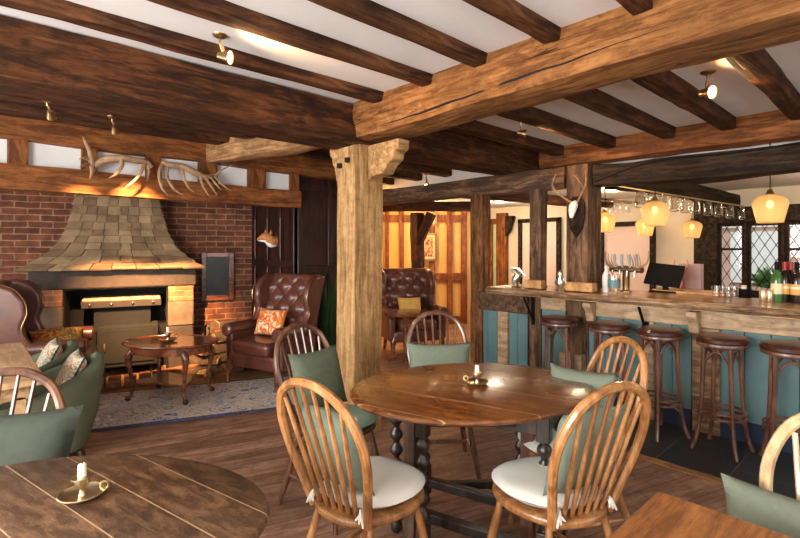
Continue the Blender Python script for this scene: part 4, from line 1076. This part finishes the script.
t = thing('white_bottle', 'white bottle standing behind the glass jar on the counter', 'bottle', onbar(606, 4.3))
MB().lathe([(.03, 0), (.032, .01), (.032, .14), (.022, .17), (.012, .19), (.012, .22), (.001, .22)], 16).build('bottle_body', M['white'], t)
MB().lathe([(.014, .215), (.014, .235), (.001, .236)], 12).build('cap', M['white'], t)
# beer font decorated with antlers
t = thing('beer_font', 'beer font with four tap handles wreathed in antlers behind the counter', 'beer tap', Vector((4.45, pickY(626, 4.45), ZT)), -.25)
MB().lathe([(.05, 0), (.05, .01), (.03, .02), (.03, .18), (.035, .19)], 16).build('column', M['brass_dull'], t)
MB().tube([(0, -.16, .20), (0, 0, .21), (0, .16, .20)], .028, 12).build('crossbar', M['brass_dull'], t)
for i in range(4):
    y = -.13+i*.075
    MB().tube([(-.02, y, .22), (-.03, y, .26), (-.035, y, .34)], [.008, .012, .015], 8).build('tap_handle', plain('blue_grey_handle%d' % i, (.30, .38, .45), .3), t)
    MB().tube([(-.02, y, .20), (-.06, y, .19), (-.065, y, .14)], [.009, .009, .007], 8).build('spout', M['steel'], t)
rr = random.Random(9)
for s_ in (-1, 1):
    mb = MB(); b0 = Vector((0, s_*.04, .22)); tip = Vector((0, s_*.22, .37))
    mid = Vector((-.02, s_*.16, .23)); mb.tube(crom([b0, mid, Vector((0, s_*.21, .28)), tip], 5), [.013, .010, .004], 6)
    for k in range(4):
        q = b0.lerp(mid, .3+.22*k); mb.tube(crom([q, q+Vector((-.03, s_*.02, .05)), q+Vector((-.04, s_*.01, .10+.01*k))], 4), [.008, .006, .002], 6)
    mb.build('antler', M['bone'], t)
# till
t = thing('till_screen', 'black touch-screen till tilted on the back edge of the bar', 'till', Vector((4.62, pickY(664, 4.62), .96)), 0)
MB().box((.04, 0, .03), (.20, .22, .06)).build('base', M['black'], t, bev=.006)
MB().tube([(.04, 0, .05), (.03, 0, .14)], .025).build('stand', M['black'], t)
MB().box((0, 0, .20), (.02, .30, .21), Matrix.Rotation(.45, 3, 'Y') @ Matrix.Rotation(.10, 3, 'X')).build('screen', M['black'], t, bev=.005)
t = thing('back_bar', 'low dark back counter along the serving side of the bar', 'counter', (4.9, .9, 0))
MB().box((0, 0, .46), (.55, 4.0, .92)).build('cabinet', M['black_oak'], t)
MB().box((-.0, 0, .94), (.6, 4.05, .035)).build('worktop', M['counter'], t, bev=.005)
t = thing('wooden_tray', 'shallow orange wooden tray on the back of the bar right of the till', 'tray', Vector((4.72, pickY(692, 4.72), .975)), 0)
MB().prism([(-.12, -.28), (.12, -.28), (.12, .24), (-.05, .30), (-.12, .24)], .0, .018).build('tray_base', M['box_wood'], t, bev=.004)
mb = MB()
for a, b in (((-.12, -.28), (.12, -.28)), ((.12, -.28), (.12, .24)), ((.12, .24), (-.05, .30)), ((-.05, .30), (-.12, .24)), ((-.12, .24), (-.12, -.28))): mb.tube([(*a, .04), (*b, .04)], .014, 6)
mb.build('tray_rim', M['box_wood'], t)
t = thing('copper_ornament', 'little copper stag-like ornament beside the menu holder behind the till', 'ornament', Vector((5.05, pickY(681, 5.05), .96)))
cm_ = plain('copper', (.55, .22, .12), .3, metal=1)
MB().lathe([(.05, 0), (.05, .01), (.02, .03), (.03, .10), (.02, .16), (.035, .20), (.01, .24)], 12).build('body', cm_, t)
for s_ in (-1, 1): MB().tube(crom([(0, s_*.02, .2), (0, s_*.06, .27), (0, s_*.05, .33)], 4), [.009, .006, .003], 6).build('horn', cm_, t)
t = thing('menu_holder', 'pinkish menu cards standing in a holder against the bar window post', 'menu holder', Vector((5.1, pickY(690, 5.1), .96)), -.2)
for i in range(3): MB().box((i*.03, -.0, .15), (.012, .20-.01*i, .28)).build('menu_card', plain('pink_card%d' % i, (.58, .40, .40), .4), t, bev=.002)
MB().box((.03, 0, .015), (.12, .22, .03)).build('holder_base', M['black'], t)
# tins, bottles, glasses, candle jar on the right
for i, px in enumerate((763, 769.5)):
    t = thing('metal_tin', ('left', 'right')[i] + ' one of two small pale metal tins on the counter beside the wine bottles', 'tin', onbar(px, 4.38))
    MB().lathe([(.022, 0), (.024, .003), (.024, .085), (.022, .088), (.001, .088)], 20).build('tin_body', M['brass'] if 0 else plain('tin%d' % i, (.62, .48, .30), .35, metal=.8), t)
BT = [(777, 4.42, 'green', 'green wine bottle with a pale label, leftmost of the bottles on the counter', (.05, .13, .03), (.75, .66, .38)),
      (785, 4.46, 'dark', 'dark wine bottle with a gold band label, second from the left on the counter', (.02, .01, .008), (.75, .42, .10)),
      (791, 4.50, 'dark', 'dark wine bottle with a red capsule, third from the left on the counter', (.02, .01, .008), (.75, .42, .10)),
      (797, 4.42, 'dark', 'dark wine bottle with a gold label, rightmost of the bottles on the counter', (.02, .01, .008), (.75, .42, .10))]
for i, (px, X, _, lab, gc_, lc) in enumerate(BT):
    t = thing('wine_bottle', lab, 'bottle', onbar(px, X), 0, 'wine bottles on the counter')
    bo = plain('bottle_glass%d' % i, gc_, .08, var=.1)
    MB().lathe([(.035, 0), (.037, .008), (.037, .17), (.03, .20), (.014, .225), (.0135, .285), (.001, .285)], 20).build('bottle_body', bo, t)
    MB().lathe([(.0155, .235), (.0155, .295), (.001, .296)], 14).build('capsule', (M['black'], plain('red_capsule', (.35, .02, .02), .4), plain('red_capsule2', (.35, .02, .02), .4), M['black'])[i], t)
    MB().lathe([(.0375, .06), (.038, .061), (.038, .135), (.0375, .136)], 20, cap=False).build('label', plain('bottle_label%d' % i, lc, .6), t)
    if i: MB().lathe([(.0381, .10), (.0384, .101), (.0384, .118), (.0381, .119)], 20, cap=False).build('label_band', plain('label_band%d' % i, (.8, .7, .5), .6), t)
def tumbler(loc, lab, r=.032, h=.09, grp='glasses standing on the bar'):
    t = thing('drinking_glass', lab, 'glass', loc, 0, grp)
    MB().lathe([(.001, .001), (r*.8, .001), (r*.85, .004), (r, h), (r*.94, h), (r*.8, .01), (.001, .01)], 18, cap=False).build('glass_body', M['glass'], t)
for i, (px, X) in enumerate(((716, 4.46), (722, 4.50), (728, 4.44), (734, 4.50))):
    tumbler(onbar(px, X), ('leftmost', 'second from the left', 'third from the left', 'rightmost')[i] + ' small clear glass on the counter left of the tins')
t = thing('candle_jar', 'black candle jar behind the small glasses under the leaded window', 'jar', Vector((5.0, pickY(744, 5.0), .958)))
MB().lathe([(.05, 0), (.05, .09), (.045, .09), (.045, .07), (.001, .07)], 18).build('jar_body', M['black'], t)
MB().lathe([(.02, .07), (.02, .12), (.001, .12)], 10).build('candle', M['wax'], t)
# ---------------------------------------------------------------- bar stools
def stool(loc, rz, label):
    t = thing('bar_stool', label, 'bar stool', loc, rz, 'bentwood bar stools along the counter')
    W_ = M['bentwood']
    MB().lathe([(.001, .715), (.140, .715), (.153, .722), (.155, .738), (.151, .745)], 36).build('seat_rim', W_, t)
    MB().lathe([(.143, .742), (.157, .752), (.157, .772), (.142, .788), (.09, .794), (.001, .793)], 36).build('seat_cushion', M['seat_leather'], t)
    for k in range(4):
        a = PI/4+k*PI/2; c, s_ = math.cos(a), math.sin(a)
        pts = [(c*.115, s_*.115, .72), (c*.125, s_*.125, .45), (c*.14, s_*.14, .22), (c*.165, s_*.165, .08), (c*.195, s_*.195, 0)]
        MB().tube(crom(pts, 5), [.0165, .0145, .013, .012], 8).build('leg', W_, t)
        # curved braces under the seat and at the foot ring
        a2 = a+PI/2; c2, s2 = math.cos(a2), math.sin(a2)
        p0 = Vector((c*.122, s_*.122, .52)); p1 = Vector((c2*.122, s2*.122, .52)); m_ = (p0+p1)/2
        MB().tube(crom([p0, p0.lerp(m_, .25)+Vector((0, 0, .10)), m_+Vector((0, 0, .165)), p1.lerp(m_, .25)+Vector((0, 0, .10)), p1], 5), .008, 6).build('arched_brace', W_, t)
        q0 = Vector((c*.155, s_*.155, .12)); q1 = Vector((0, 0, .20)); 
        MB().tube(crom([q0, q0*.9+Vector((0, 0, .07)), Vector((c*.07, s_*.07, .225)), Vector((c*.0, s_*.0, .235))], 5), .008, 6).build('foot_brace', W_, t)
    for z, R in ((.275, .135), (.24, .138)):
        pts = [(R*math.cos(2*PI*k/32), R*math.sin(2*PI*k/32), z) for k in range(33)]
        MB().tube(pts, .009, 6, cap=False).build('foot_ring', W_, t)
    return t
s0 = None
for i, (px, lab) in enumerate(((559, 'bar stool farthest away, below the small pine box'), (609, 'second bar stool from the far end, below the glass jar'), (659, 'middle bar stool of the five along the counter'), (722, 'fourth bar stool from the far end, below the wooden tray'), (790, 'nearest bar stool, cut by the right edge'))):
    X = 3.88; lb = 'dark leather and bentwood ' + lab
    loc = (X, pickY(px, X), .007); rz = .25+i*.4
    if s0 is None: s0 = stool(loc, rz, lb)
    else: dup(s0, loc, rz, lb)
# ---------------------------------------------------------------- pendant lamps
def pendant(p, ztop, label, pw=.8):
    t = thing('pendant_lamp', label, 'pendant lamp', p, 0, 'amber glass pendant lamps over the bar')
    MB().lathe([(.075, -.122), (.088, -.118), (.108, -.03), (.122, .03), (.115, .062), (.075, .095), (.03, .11), (.022, .112)], 32, cap=False).build('lamp_shade', M['amber'], t, solid=.003)
    MB().lathe([(.001, .155), (.016, .15), (.028, .125), (.04, .105), (.001, .10)], 16).build('cap', M['brass'], t)
    MB().tube(crom([(0, 0, .15), (.008, 0, .15+(ztop-p.z-.15)*.4), (-.006, 0, .15+(ztop-p.z-.15)*.75), (0, 0, ztop-p.z)], 4), .004, 5).build('cord', M['black'], t)
    MB().ball((0, 0, .03), .024, 8, sz=1.3).build('bulb', M['bulb'], t)
    l = bpy.data.lights.new('pendant_light', 'POINT'); l.energy = pw; l.color = (1, .80, .55); l.shadow_soft_size = .03
    o = bpy.data.objects.new('pendant_light', l); COL.objects.link(o); o.parent = t; o.location = (0, 0, -.03)
for (px, py, d, lab) in ((655, 213, 4.5, 'large amber glass pendant lamp left of the hanging tankards, second largest'), (770, 208, 3.9, 'nearest amber ribbed glass pendant lamp, in front of the leaded windows'),
                    (645, 227, 6.6, 'small amber pendant lamp partly behind the second largest one'), (692, 229, 6.5, 'small amber pendant lamp alone between the tankards and the menu cards'), (605, 222, 5.7, 'small amber pendant lamp half hidden by the broad grey post')):
    p = at(px, py, d); pendant(p, 2.155 if p.x > 4.9 else 2.25, lab)
# hanging tankards on a dark beam
h0, h1 = rd(2.42, 4.85), rd(4.55, 6.25)
timber('ceiling_beam', (h0.x-.3, h0.y+.16, 2.07), (h1.x-.05, h1.y+.14, 2.01), .14, .18, M['black_oak'], 'dark curved beam over the bar behind the hanging tankards', 'beam', seed=18, wob=.01, sag=-.03)
rail = tag(MB().tube([h0+Vector((-.5, .02, 1.985)), h1+Vector((-.1, 0, 1.93))], .008, 6).build('hook_rail', M['brass']), 'thin brass rail from which the tankards hang over the bar', 'rail')
ths = None
for i in range(11):
    u = (i+.5)/11; u = 1-(1-u)**.999
    k = (640+ (752-640)*i/10.0-400)/480
    # intersection of bearing with the rail line
    a, b = h0, h1; A2 = a.x*RT.x+a.y*RT.y, a.x*FW.x+a.y*FW.y; B2 = b.x*RT.x+b.y*RT.y, b.x*FW.x+b.y*FW.y
    dr, dd = B2[0]-A2[0], B2[1]-A2[1]; s_ = (k*A2[1]-A2[0])/(dr-k*dd); s_ = max(0, min(1, s_))
    p = a.lerp(b, s_); p.z = 1.975-.055*s_; 
    lab = 'clear glass tankard hanging from the rail over the bar, ' + ('nearest the broad grey post', 'second from the broad grey post', 'third from the broad grey post', 'fourth from the broad grey post', 'fifth from the broad grey post', 'middle of the eleven', 'fifth from the leaded windows', 'fourth from the leaded windows', 'third from the leaded windows', 'second from the leaded windows', 'nearest the leaded windows')[i]
    if ths is None:
        ths = thing('glass_tankard', lab, 'glass', p, .4, 'glass tankards hanging over the bar')
        m_ = Matrix.Rotation(.28, 3, 'Y')
        MB().lathe([(.046, -.16), (.048, -.155), (.040, -.02), (.038, -.015), (.001, -.012)], 18, m=m_, cap=False).build('glass_body', M['glass'], ths, solid=.004)
        MB().lathe([(.048, -.161), (.050, -.157), (.048, -.153)], 18, m=m_, cap=False).build('rim', M['steel'], ths)
        MB().tube([m_ @ Vector(q) for q in crom([(.04, 0, -.03), (.085, 0, -.045), (.088, 0, -.10), (.045, 0, -.125)], 4)], .007, 6).build('handle', M['glass'], ths)
        MB().tube([(0, 0, -.014), (0, 0, .005)], .004, 5).build('hook', M['steel'], ths)
    else: dup(ths, p, .4+.15*math.sin(i*2.3), lab)
# stemmed glasses on the rack further left
rk = thing('glass_rack', 'pale wooden rail with hanging stemmed glasses left of the tankards', 'rack', at(624, 203, 5.9))
rdirx = Matrix.Rotation(yaw_x(h1-h0), 3, 'Z')
MB().box((0, 0, .02), (.64, .02, .02), rdirx).box((0, .09, .02), (.64, .02, .02), rdirx).build('rail', M['fresh_oak'], rk)
for i, px in enumerate((611, 618, 626, 635)):
    dv = (h1-h0).normalized(); p = rk.location+dv*((px-624)/480*5.9/dv.dot(RT))+Vector((0, .045, -.036))
    t = thing('stemmed_glass', 'upside-down stemmed glass in the rack behind the broad grey post, ' + ('leftmost of four', 'second from the left', 'third from the left', 'rightmost of four')[i], 'glass', p, 0, 'stemmed glasses in the rack')
    MB().lathe([(.001, .05), (.028, .05), (.004, .045), (.004, .0), (.02, -.012), (.032, -.04), (.027, -.085)], 14, cap=False).build('glass_body', M['glass'], t)
# ---------------------------------------------------------------- spot lamps
def spotlamp(base, aim, label, power=14, size=1.0, vis=True, kind='spot', ang=1.5, blend=.5):
    """base on the ceiling; head hangs below it, turned to aim"""
    t = thing('ceiling_spotlight', label, 'spotlight', base, 0, 'adjustable brass spotlights on the ceiling')
    s = size
    MB().lathe([(.001, -.018), (.022*s, -.016), (.042*s, -.006), (.045*s, 0), (.001, 0)], 20).build('ceiling_rose', M['brass_dull'], t)
    d = Vector(aim).normalized(); hd = Vector((.03, .02, -.12))*s+d*.01
    MB().tube([(0, 0, -.01), Vector((0, 0, -.05))*s, Vector((.015, .01, -.065))*s, hd], [.008*s, .008*s, .012*s, .010*s], 8).build('arm', M['brass_dull'], t)
    q = d.to_track_quat('Z', 'Y').to_matrix()
    MB().lathe([(.012*s, -.05*s), (.022*s, -.045*s), (.026*s, -.02*s), (.042*s, .02*s), (.045*s, .035*s), (.040*s, .035*s), (.036*s, .02*s), (.001, .0)], 20, hd, q).build('lamp_head', M['brass_dull'], t)
    MB().lathe([(.001, .030*s), (.037*s, .026*s), (.037*s, .018*s), (.001, .016*s)], 20, hd, q).build('bulb', M['lamp_glass'], t)
    l = bpy.data.lights.new('spot_light', 'SPOT'); l.energy = power; l.color = (1, .54, .22); l.spot_size = ang; l.spot_blend = blend; l.shadow_soft_size = .03
    o = bpy.data.objects.new('spot_light', l); COL.objects.link(o); o.parent = t; o.location = hd+d*.05*s; o.rotation_euler = (-d).to_track_quat('Z', 'Y').to_euler()
    return t
hoodp = fc+Vector((0, 0, 1.25))
b1 = at(220, 35, 2.39); b1.z = ZC; spotlamp(b1, rd(.85, -.1, -.16), 'brass spotlight on the white ceiling above the left end of the massive dark beam', 34, .8, blend=1, ang=2.7)
b2 = at(708, 72, 2.89); b2.z = ZC; spotlamp(b2, rd(.35, -.9, -.2), 'lit brass spotlight with a bright face between the joists at the upper right', 34, .95, blend=1, ang=2.7)
b3 = at(521, 118, 3.97); b3.z = ZC; spotlamp(b3, rd(.75, -.2, -.16), 'brass spotlight between the huge beam and the bar beam near the centre', 34, .85, blend=1, ang=2.7)
zj = ZC-.10
b4 = at(47, 104, 3.1); b4.z = zj; spotlamp(b4, fc+Vector((0, 0, .84))-b4, 'small dark spotlight on the joist above the left end of the antlers', 1500, .7, ang=.48, blend=.95)
b5 = at(112, 107, 3.5); b5.z = zj; spotlamp(b5, fc+fd*.45+Vector((0, 0, .72))-b5, 'small brightly lit spotlight on the joist right of the other one', 1700, .7, ang=.66, blend=1)
b6 = at(426, 172, 6.1); b6.z = ZC-.11; spotlamp(b6, rd(-.1, -.9, -.6), 'far small spotlight glowing above the passage', 25, 1.3, ang=2.2)
# fill lamps with made-up ceiling fittings, added to brighten the far rooms and bar
def fill_lamp(p, lab, power, col=(1, .62, .28)):
    t = thing('added_fill_lamp', lab, 'fill lamp', p)
    MB().lathe([(.09, -.012), (.11, -.008), (.11, 0), (.001, 0)], 20).build('fitting', M['brass'], t)
    MB().lathe([(.001, -.03), (.05, -.026), (.085, -.012), (.001, -.011)], 20).build('diffuser', M['lamp_glass'], t)
    l = bpy.data.lights.new('fill_light', 'POINT'); l.energy = power; l.color = col; l.shadow_soft_size = .08
    o = bpy.data.objects.new('fill_light', l); COL.objects.link(o); o.parent = t; o.location = (0, 0, -.12)
fill_lamp(rd(.35, 7.9, ZC) if rd(.35, 7.9).x < 4.4 else rd(.35, 7.9, 2.155), 'added round fill lamp in the ochre room', 40)
fill_lamp(rd(-.5, 7.6, ZC) if rd(-.5, 7.6).x < 4.4 else rd(-.5, 7.6, 2.155), 'added round fill lamp in the left part of the ochre room', 30)
fill_lamp(Vector((6.4, 4.6, 2.155)), 'added round fill lamp in the hall behind the bar posts', 30, (1, .80, .58))
fill_lamp(Vector((6.3, .3, 2.155)), 'added round fill lamp over the right end of the bar', 22, (1, .78, .52))
fill_lamp(Vector((6.2, 2.7, 2.155)), 'added round fill lamp over the serving side of the bar', 20, (1, .78, .52))
# ---------------------------------------------------------------- trophies
def antler(name, base, pts, rads, tines, lab):
    t = thing(name, lab, 'antlers', base)
    mb = MB(); P = [Vector(p)-base for p in pts]
    mb.tube(crom(P, 6), rads, 10)
    for T in tines: mb.tube(crom([Vector(p)-base for p in T[:-1]], 5), T[-1], 8)
    mb.build('antler_beam', M['bone'], t)
    return t
def A(px, py, off=0):   # on the front of the fireplace beams, off = distance towards the room
    Y = EY-.095-off; X = pick(px, Y); d = .6763*X+.7366*Y
    return Vector((X, Y, H+(248-py)*d/480))
a1 = antler('mounted_antlers', A(92, 160), [A(95, 166, .02), A(105, 160, .05), A(120, 158, .07), A(135, 160, .06), A(146, 162, .03), A(150, 168, .02)], [.028, .032, .029, .026, .026, .030],
  [[A(92, 165, .03), A(90, 152, .06), A(86, 144, .05), A(83, 137, .02), [.024, .018, .012, .006]], [A(92, 165, .03), A(92, 172, .06), A(90, 179, .08), [.02, .014, .004]], [A(90, 160, .03), A(84, 158, .08), A(79, 159, .10), [.016, .010, .003]], [A(90, 164, .03), A(84, 165, .08), A(80, 167, .10), [.014, .009, .003]],
   [A(121, 159, .07), A(122, 166, .12), A(116, 174, .14), A(109, 178, .12), [.019, .015, .011, .003]], [A(145, 162, .03), A(141, 172, .10), A(135, 180, .13), A(126, 187, .11), [.018, .014, .010, .003]], [A(147, 163, .03), A(149, 172, .06), A(147, 181, .06), [.016, .011, .004]]],
  'left of the two mounted antlers, pointing left, on the beam above the hood')
a2 = antler('mounted_antlers', A(165, 162), [A(162, 163, .02), A(170, 165, .05), A(184, 167, .07), A(196, 173, .07), A(205, 177, .05), A(217, 175, .03)], [.030, .029, .027, .031, .030, .014],
  [[A(163, 164, .03), A(159, 174, .09), A(162, 188, .13), A(168, 195, .13), [.019, .015, .011, .003]], [A(168, 165, .04), A(167, 176, .10), A(174, 189, .14), A(183, 195, .14), [.018, .015, .011, .003]], [A(182, 167, .06), A(184, 178, .11), A(189, 188, .14), A(194, 192, .13), [.018, .014, .010, .003]],
   [A(200, 175, .07), A(203, 186, .10), A(209, 196, .11), [.018, .013, .003]], [A(205, 177, .06), A(211, 186, .09), A(217, 195, .10), [.016, .011, .003]], [A(210, 176, .05), A(216, 184, .07), A(221, 190, .08), [.014, .010, .003]], [A(214, 176, .04), A(224, 186, .06), A(231, 191, .07), [.013, .009, .003]], [A(214, 176, .03), A(222, 170, .04), A(232, 165, .04), [.012, .008, .002]]],
  'right of the two mounted antlers, pointing right, on the beam above the hood')
# fox mask on the panelled side wall
fy = 5.22
t = thing('fox_head', 'small mounted fox head with white throat on the dark panelling', 'mounted fox head', (SX-.005, fy, 1.5), 0)
t.scale = (.82, .82, .82)
MB().prism([(-.05, -.1), (.05, -.1), (.07, .03), (0, .10), (-.07, .03)], 0, .02, Matrix(((0, 0, -1), (1, 0, 0), (0, 1, 0))), (0, 0, 0)).build('shield', M['mahogany'], t)
MB().tube(crom([(-.01, 0, -.02), (-.08, .0, -.02), (-.13, .03, .035), (-.17, .07, .035), (-.215, .12, .01), (-.235, .145, .005)], 5), [.065, .07, .062, .058, .028, .014], 14).build('head', M['fox'], t)
MB().tube(crom([(-.02, 0, -.07), (-.09, .01, -.06), (-.14, .05, -.01), (-.20, .105, -.01), (-.228, .135, -.004)], 5), [.035, .055, .042, .02, .010], 12).build('white_throat', M['white'], t)['label'] = 'white throat and cheeks'
MB().ball((-.24, .15, .008), .011, 8).build('nose', M['black'], t)
for s_ in (-1, 1):
    MB().lathe([(.028, 0), (.018, .035), (.001, .07)], 10, (-.12+s_*.025, .03-s_*.035, .075), sy=.5).build('ear', M['fox'], t)
    MB().ball((-.175+s_*.025, .07-s_*.03, .06), .008, 6).build('eye', M['black'], t)
# deer skull on shield on the broad post
yy = pickY(577, CX)
t = thing('deer_skull', 'small deer skull with antlers on a dark shield fixed to the broad grey post', 'mounted deer skull', (CX-.004, yy, 1.72))
MB().prism([(0, -.23), (.06, -.14), (.085, 0), (.075, .10), (.03, .15), (-.03, .15), (-.075, .10), (-.085, 0), (-.06, -.14)], 0, .02, Matrix(((0, 0, -1), (1, 0, 0), (0, 1, 0)))).build('shield', M['black_oak'], t, bev=.004)
MB().tube(crom([(-.025, 0, .09), (-.06, .0, .06), (-.085, 0, .01), (-.10, 0, -.05)], 4), [.025, .04, .032, .015], 12).build('skull', M['white'], t)
for s_ in (-1, 1):
    MB().tube(crom([(-.04, s_*.025, .09), (-.10, s_*.09, .15), (-.15, s_*.16, .24), (-.12, s_*.14, .36)], 5), [.010, .009, .007, .002], 8).tube(crom([(-.13, s_*.13, .20), (-.20, s_*.13, .25), (-.24, s_*.10, .31)], 4), [.007, .005, .002], 6).build('antler', M['bone'], t)
# ---------------------------------------------------------------- candle holders
def chamberstick(p, rz, lab, s=1.0, hl=True):
    t = thing('candle_holder', lab, 'candle holder', p, rz, 'candles in small brass holders'); t.scale = (s, s, s)
    MB().lathe([(.001, 0), (.035, 0), (.055, .008), (.062, .014), (.060, .016), (.05, .010), (.001, .005)], 32).build('saucer', M['old_brass'], t)
    MB().lathe([(.012, .004), (.008, .014), (.007, .024), (.014, .030), (.019, .042), (.019, .056), (.029, .058), (.029, .061), (.015, .062)], 24).build('socket', M['old_brass'], t)
    if hl:
        pts = [(.058+.011*math.cos(a), 0, .026+.012*math.sin(a)) for a in [2*PI*k/20 for k in range(21)]]
        MB().tube(pts, .0035, 6, cap=False).build('ring_handle', M['brass'], t)
    c = thing('candle', 'short ivory candle stub in the ' + lab, 'candle', Vector(p)+Vector((0, 0, .058*s)), 0, 'ivory candle stubs'); c.scale = (s, s, s)
    MB().lathe([(.011, 0), (.0115, .002), (.011, .036), (.009, .040), (.001, .0395)], 18).build('wax', M['wax'], c)
    MB().tube([(0, 0, .039), (.001, 0, .046)], .0012, 5).build('wick', M['black'], c)
chamberstick(at(82, 497, z=.752), yaw_x(RT*.9+FW*.3), 'brass holder on the worn table at the lower left', .88)
chamberstick(at(477, 384, z=.752), yaw_x(RT*-.9+FW*.3), 'brass holder in the middle of the round gateleg table', .92)
pz = at(168, 338, d=4.45); pz.z = .540
chamberstick(pz, 0, 'brass holder on the oval coffee table', 1.3)
# ---------------------------------------------------------------- pot plant
pp = rd(-.795, 5.33)
t = thing('potted_grass', 'tall green grass plant in a round grey pot behind the post', 'potted plant', pp)
MB().lathe([(.001, 0), (.12, 0), (.15, .02), (.165, .20), (.165, .25), (.15, .25), (.145, .22), (.001, .22)], 28).build('pot', M['terracotta'], t)
rr = random.Random(11); mb = MB()
for i in range(260):
    a = rr.uniform(0, 2*PI); R = rr.uniform(0, .10); sp = rr.uniform(.02, .16); hh = rr.uniform(.55, .95)
    b0 = Vector((R*math.cos(a), R*math.sin(a), .21)); tip = Vector((math.cos(a)*(R+sp), math.sin(a)*(R+sp), .21+hh))
    mb.tube([b0, b0.lerp(tip, .5)+Vector((0, 0, .06)), tip], [.0045, .004, .0008], 3)
g_ = mb.build('grass_blades', M['leaf'], t); g_['kind'] = 'stuff'
# cables on the dark beam
tag(MB().tube(crom([(4.20, 2.0, 1.99), (4.19, 1.5, 2.11), (4.19, .9, 2.10), (4.19, .3, 2.12), (4.2, -.5, 2.09)], 8), .007, 6).build('cable', M['black']), 'black electric cable clipped along the blackened beam over the bar', 'cable')
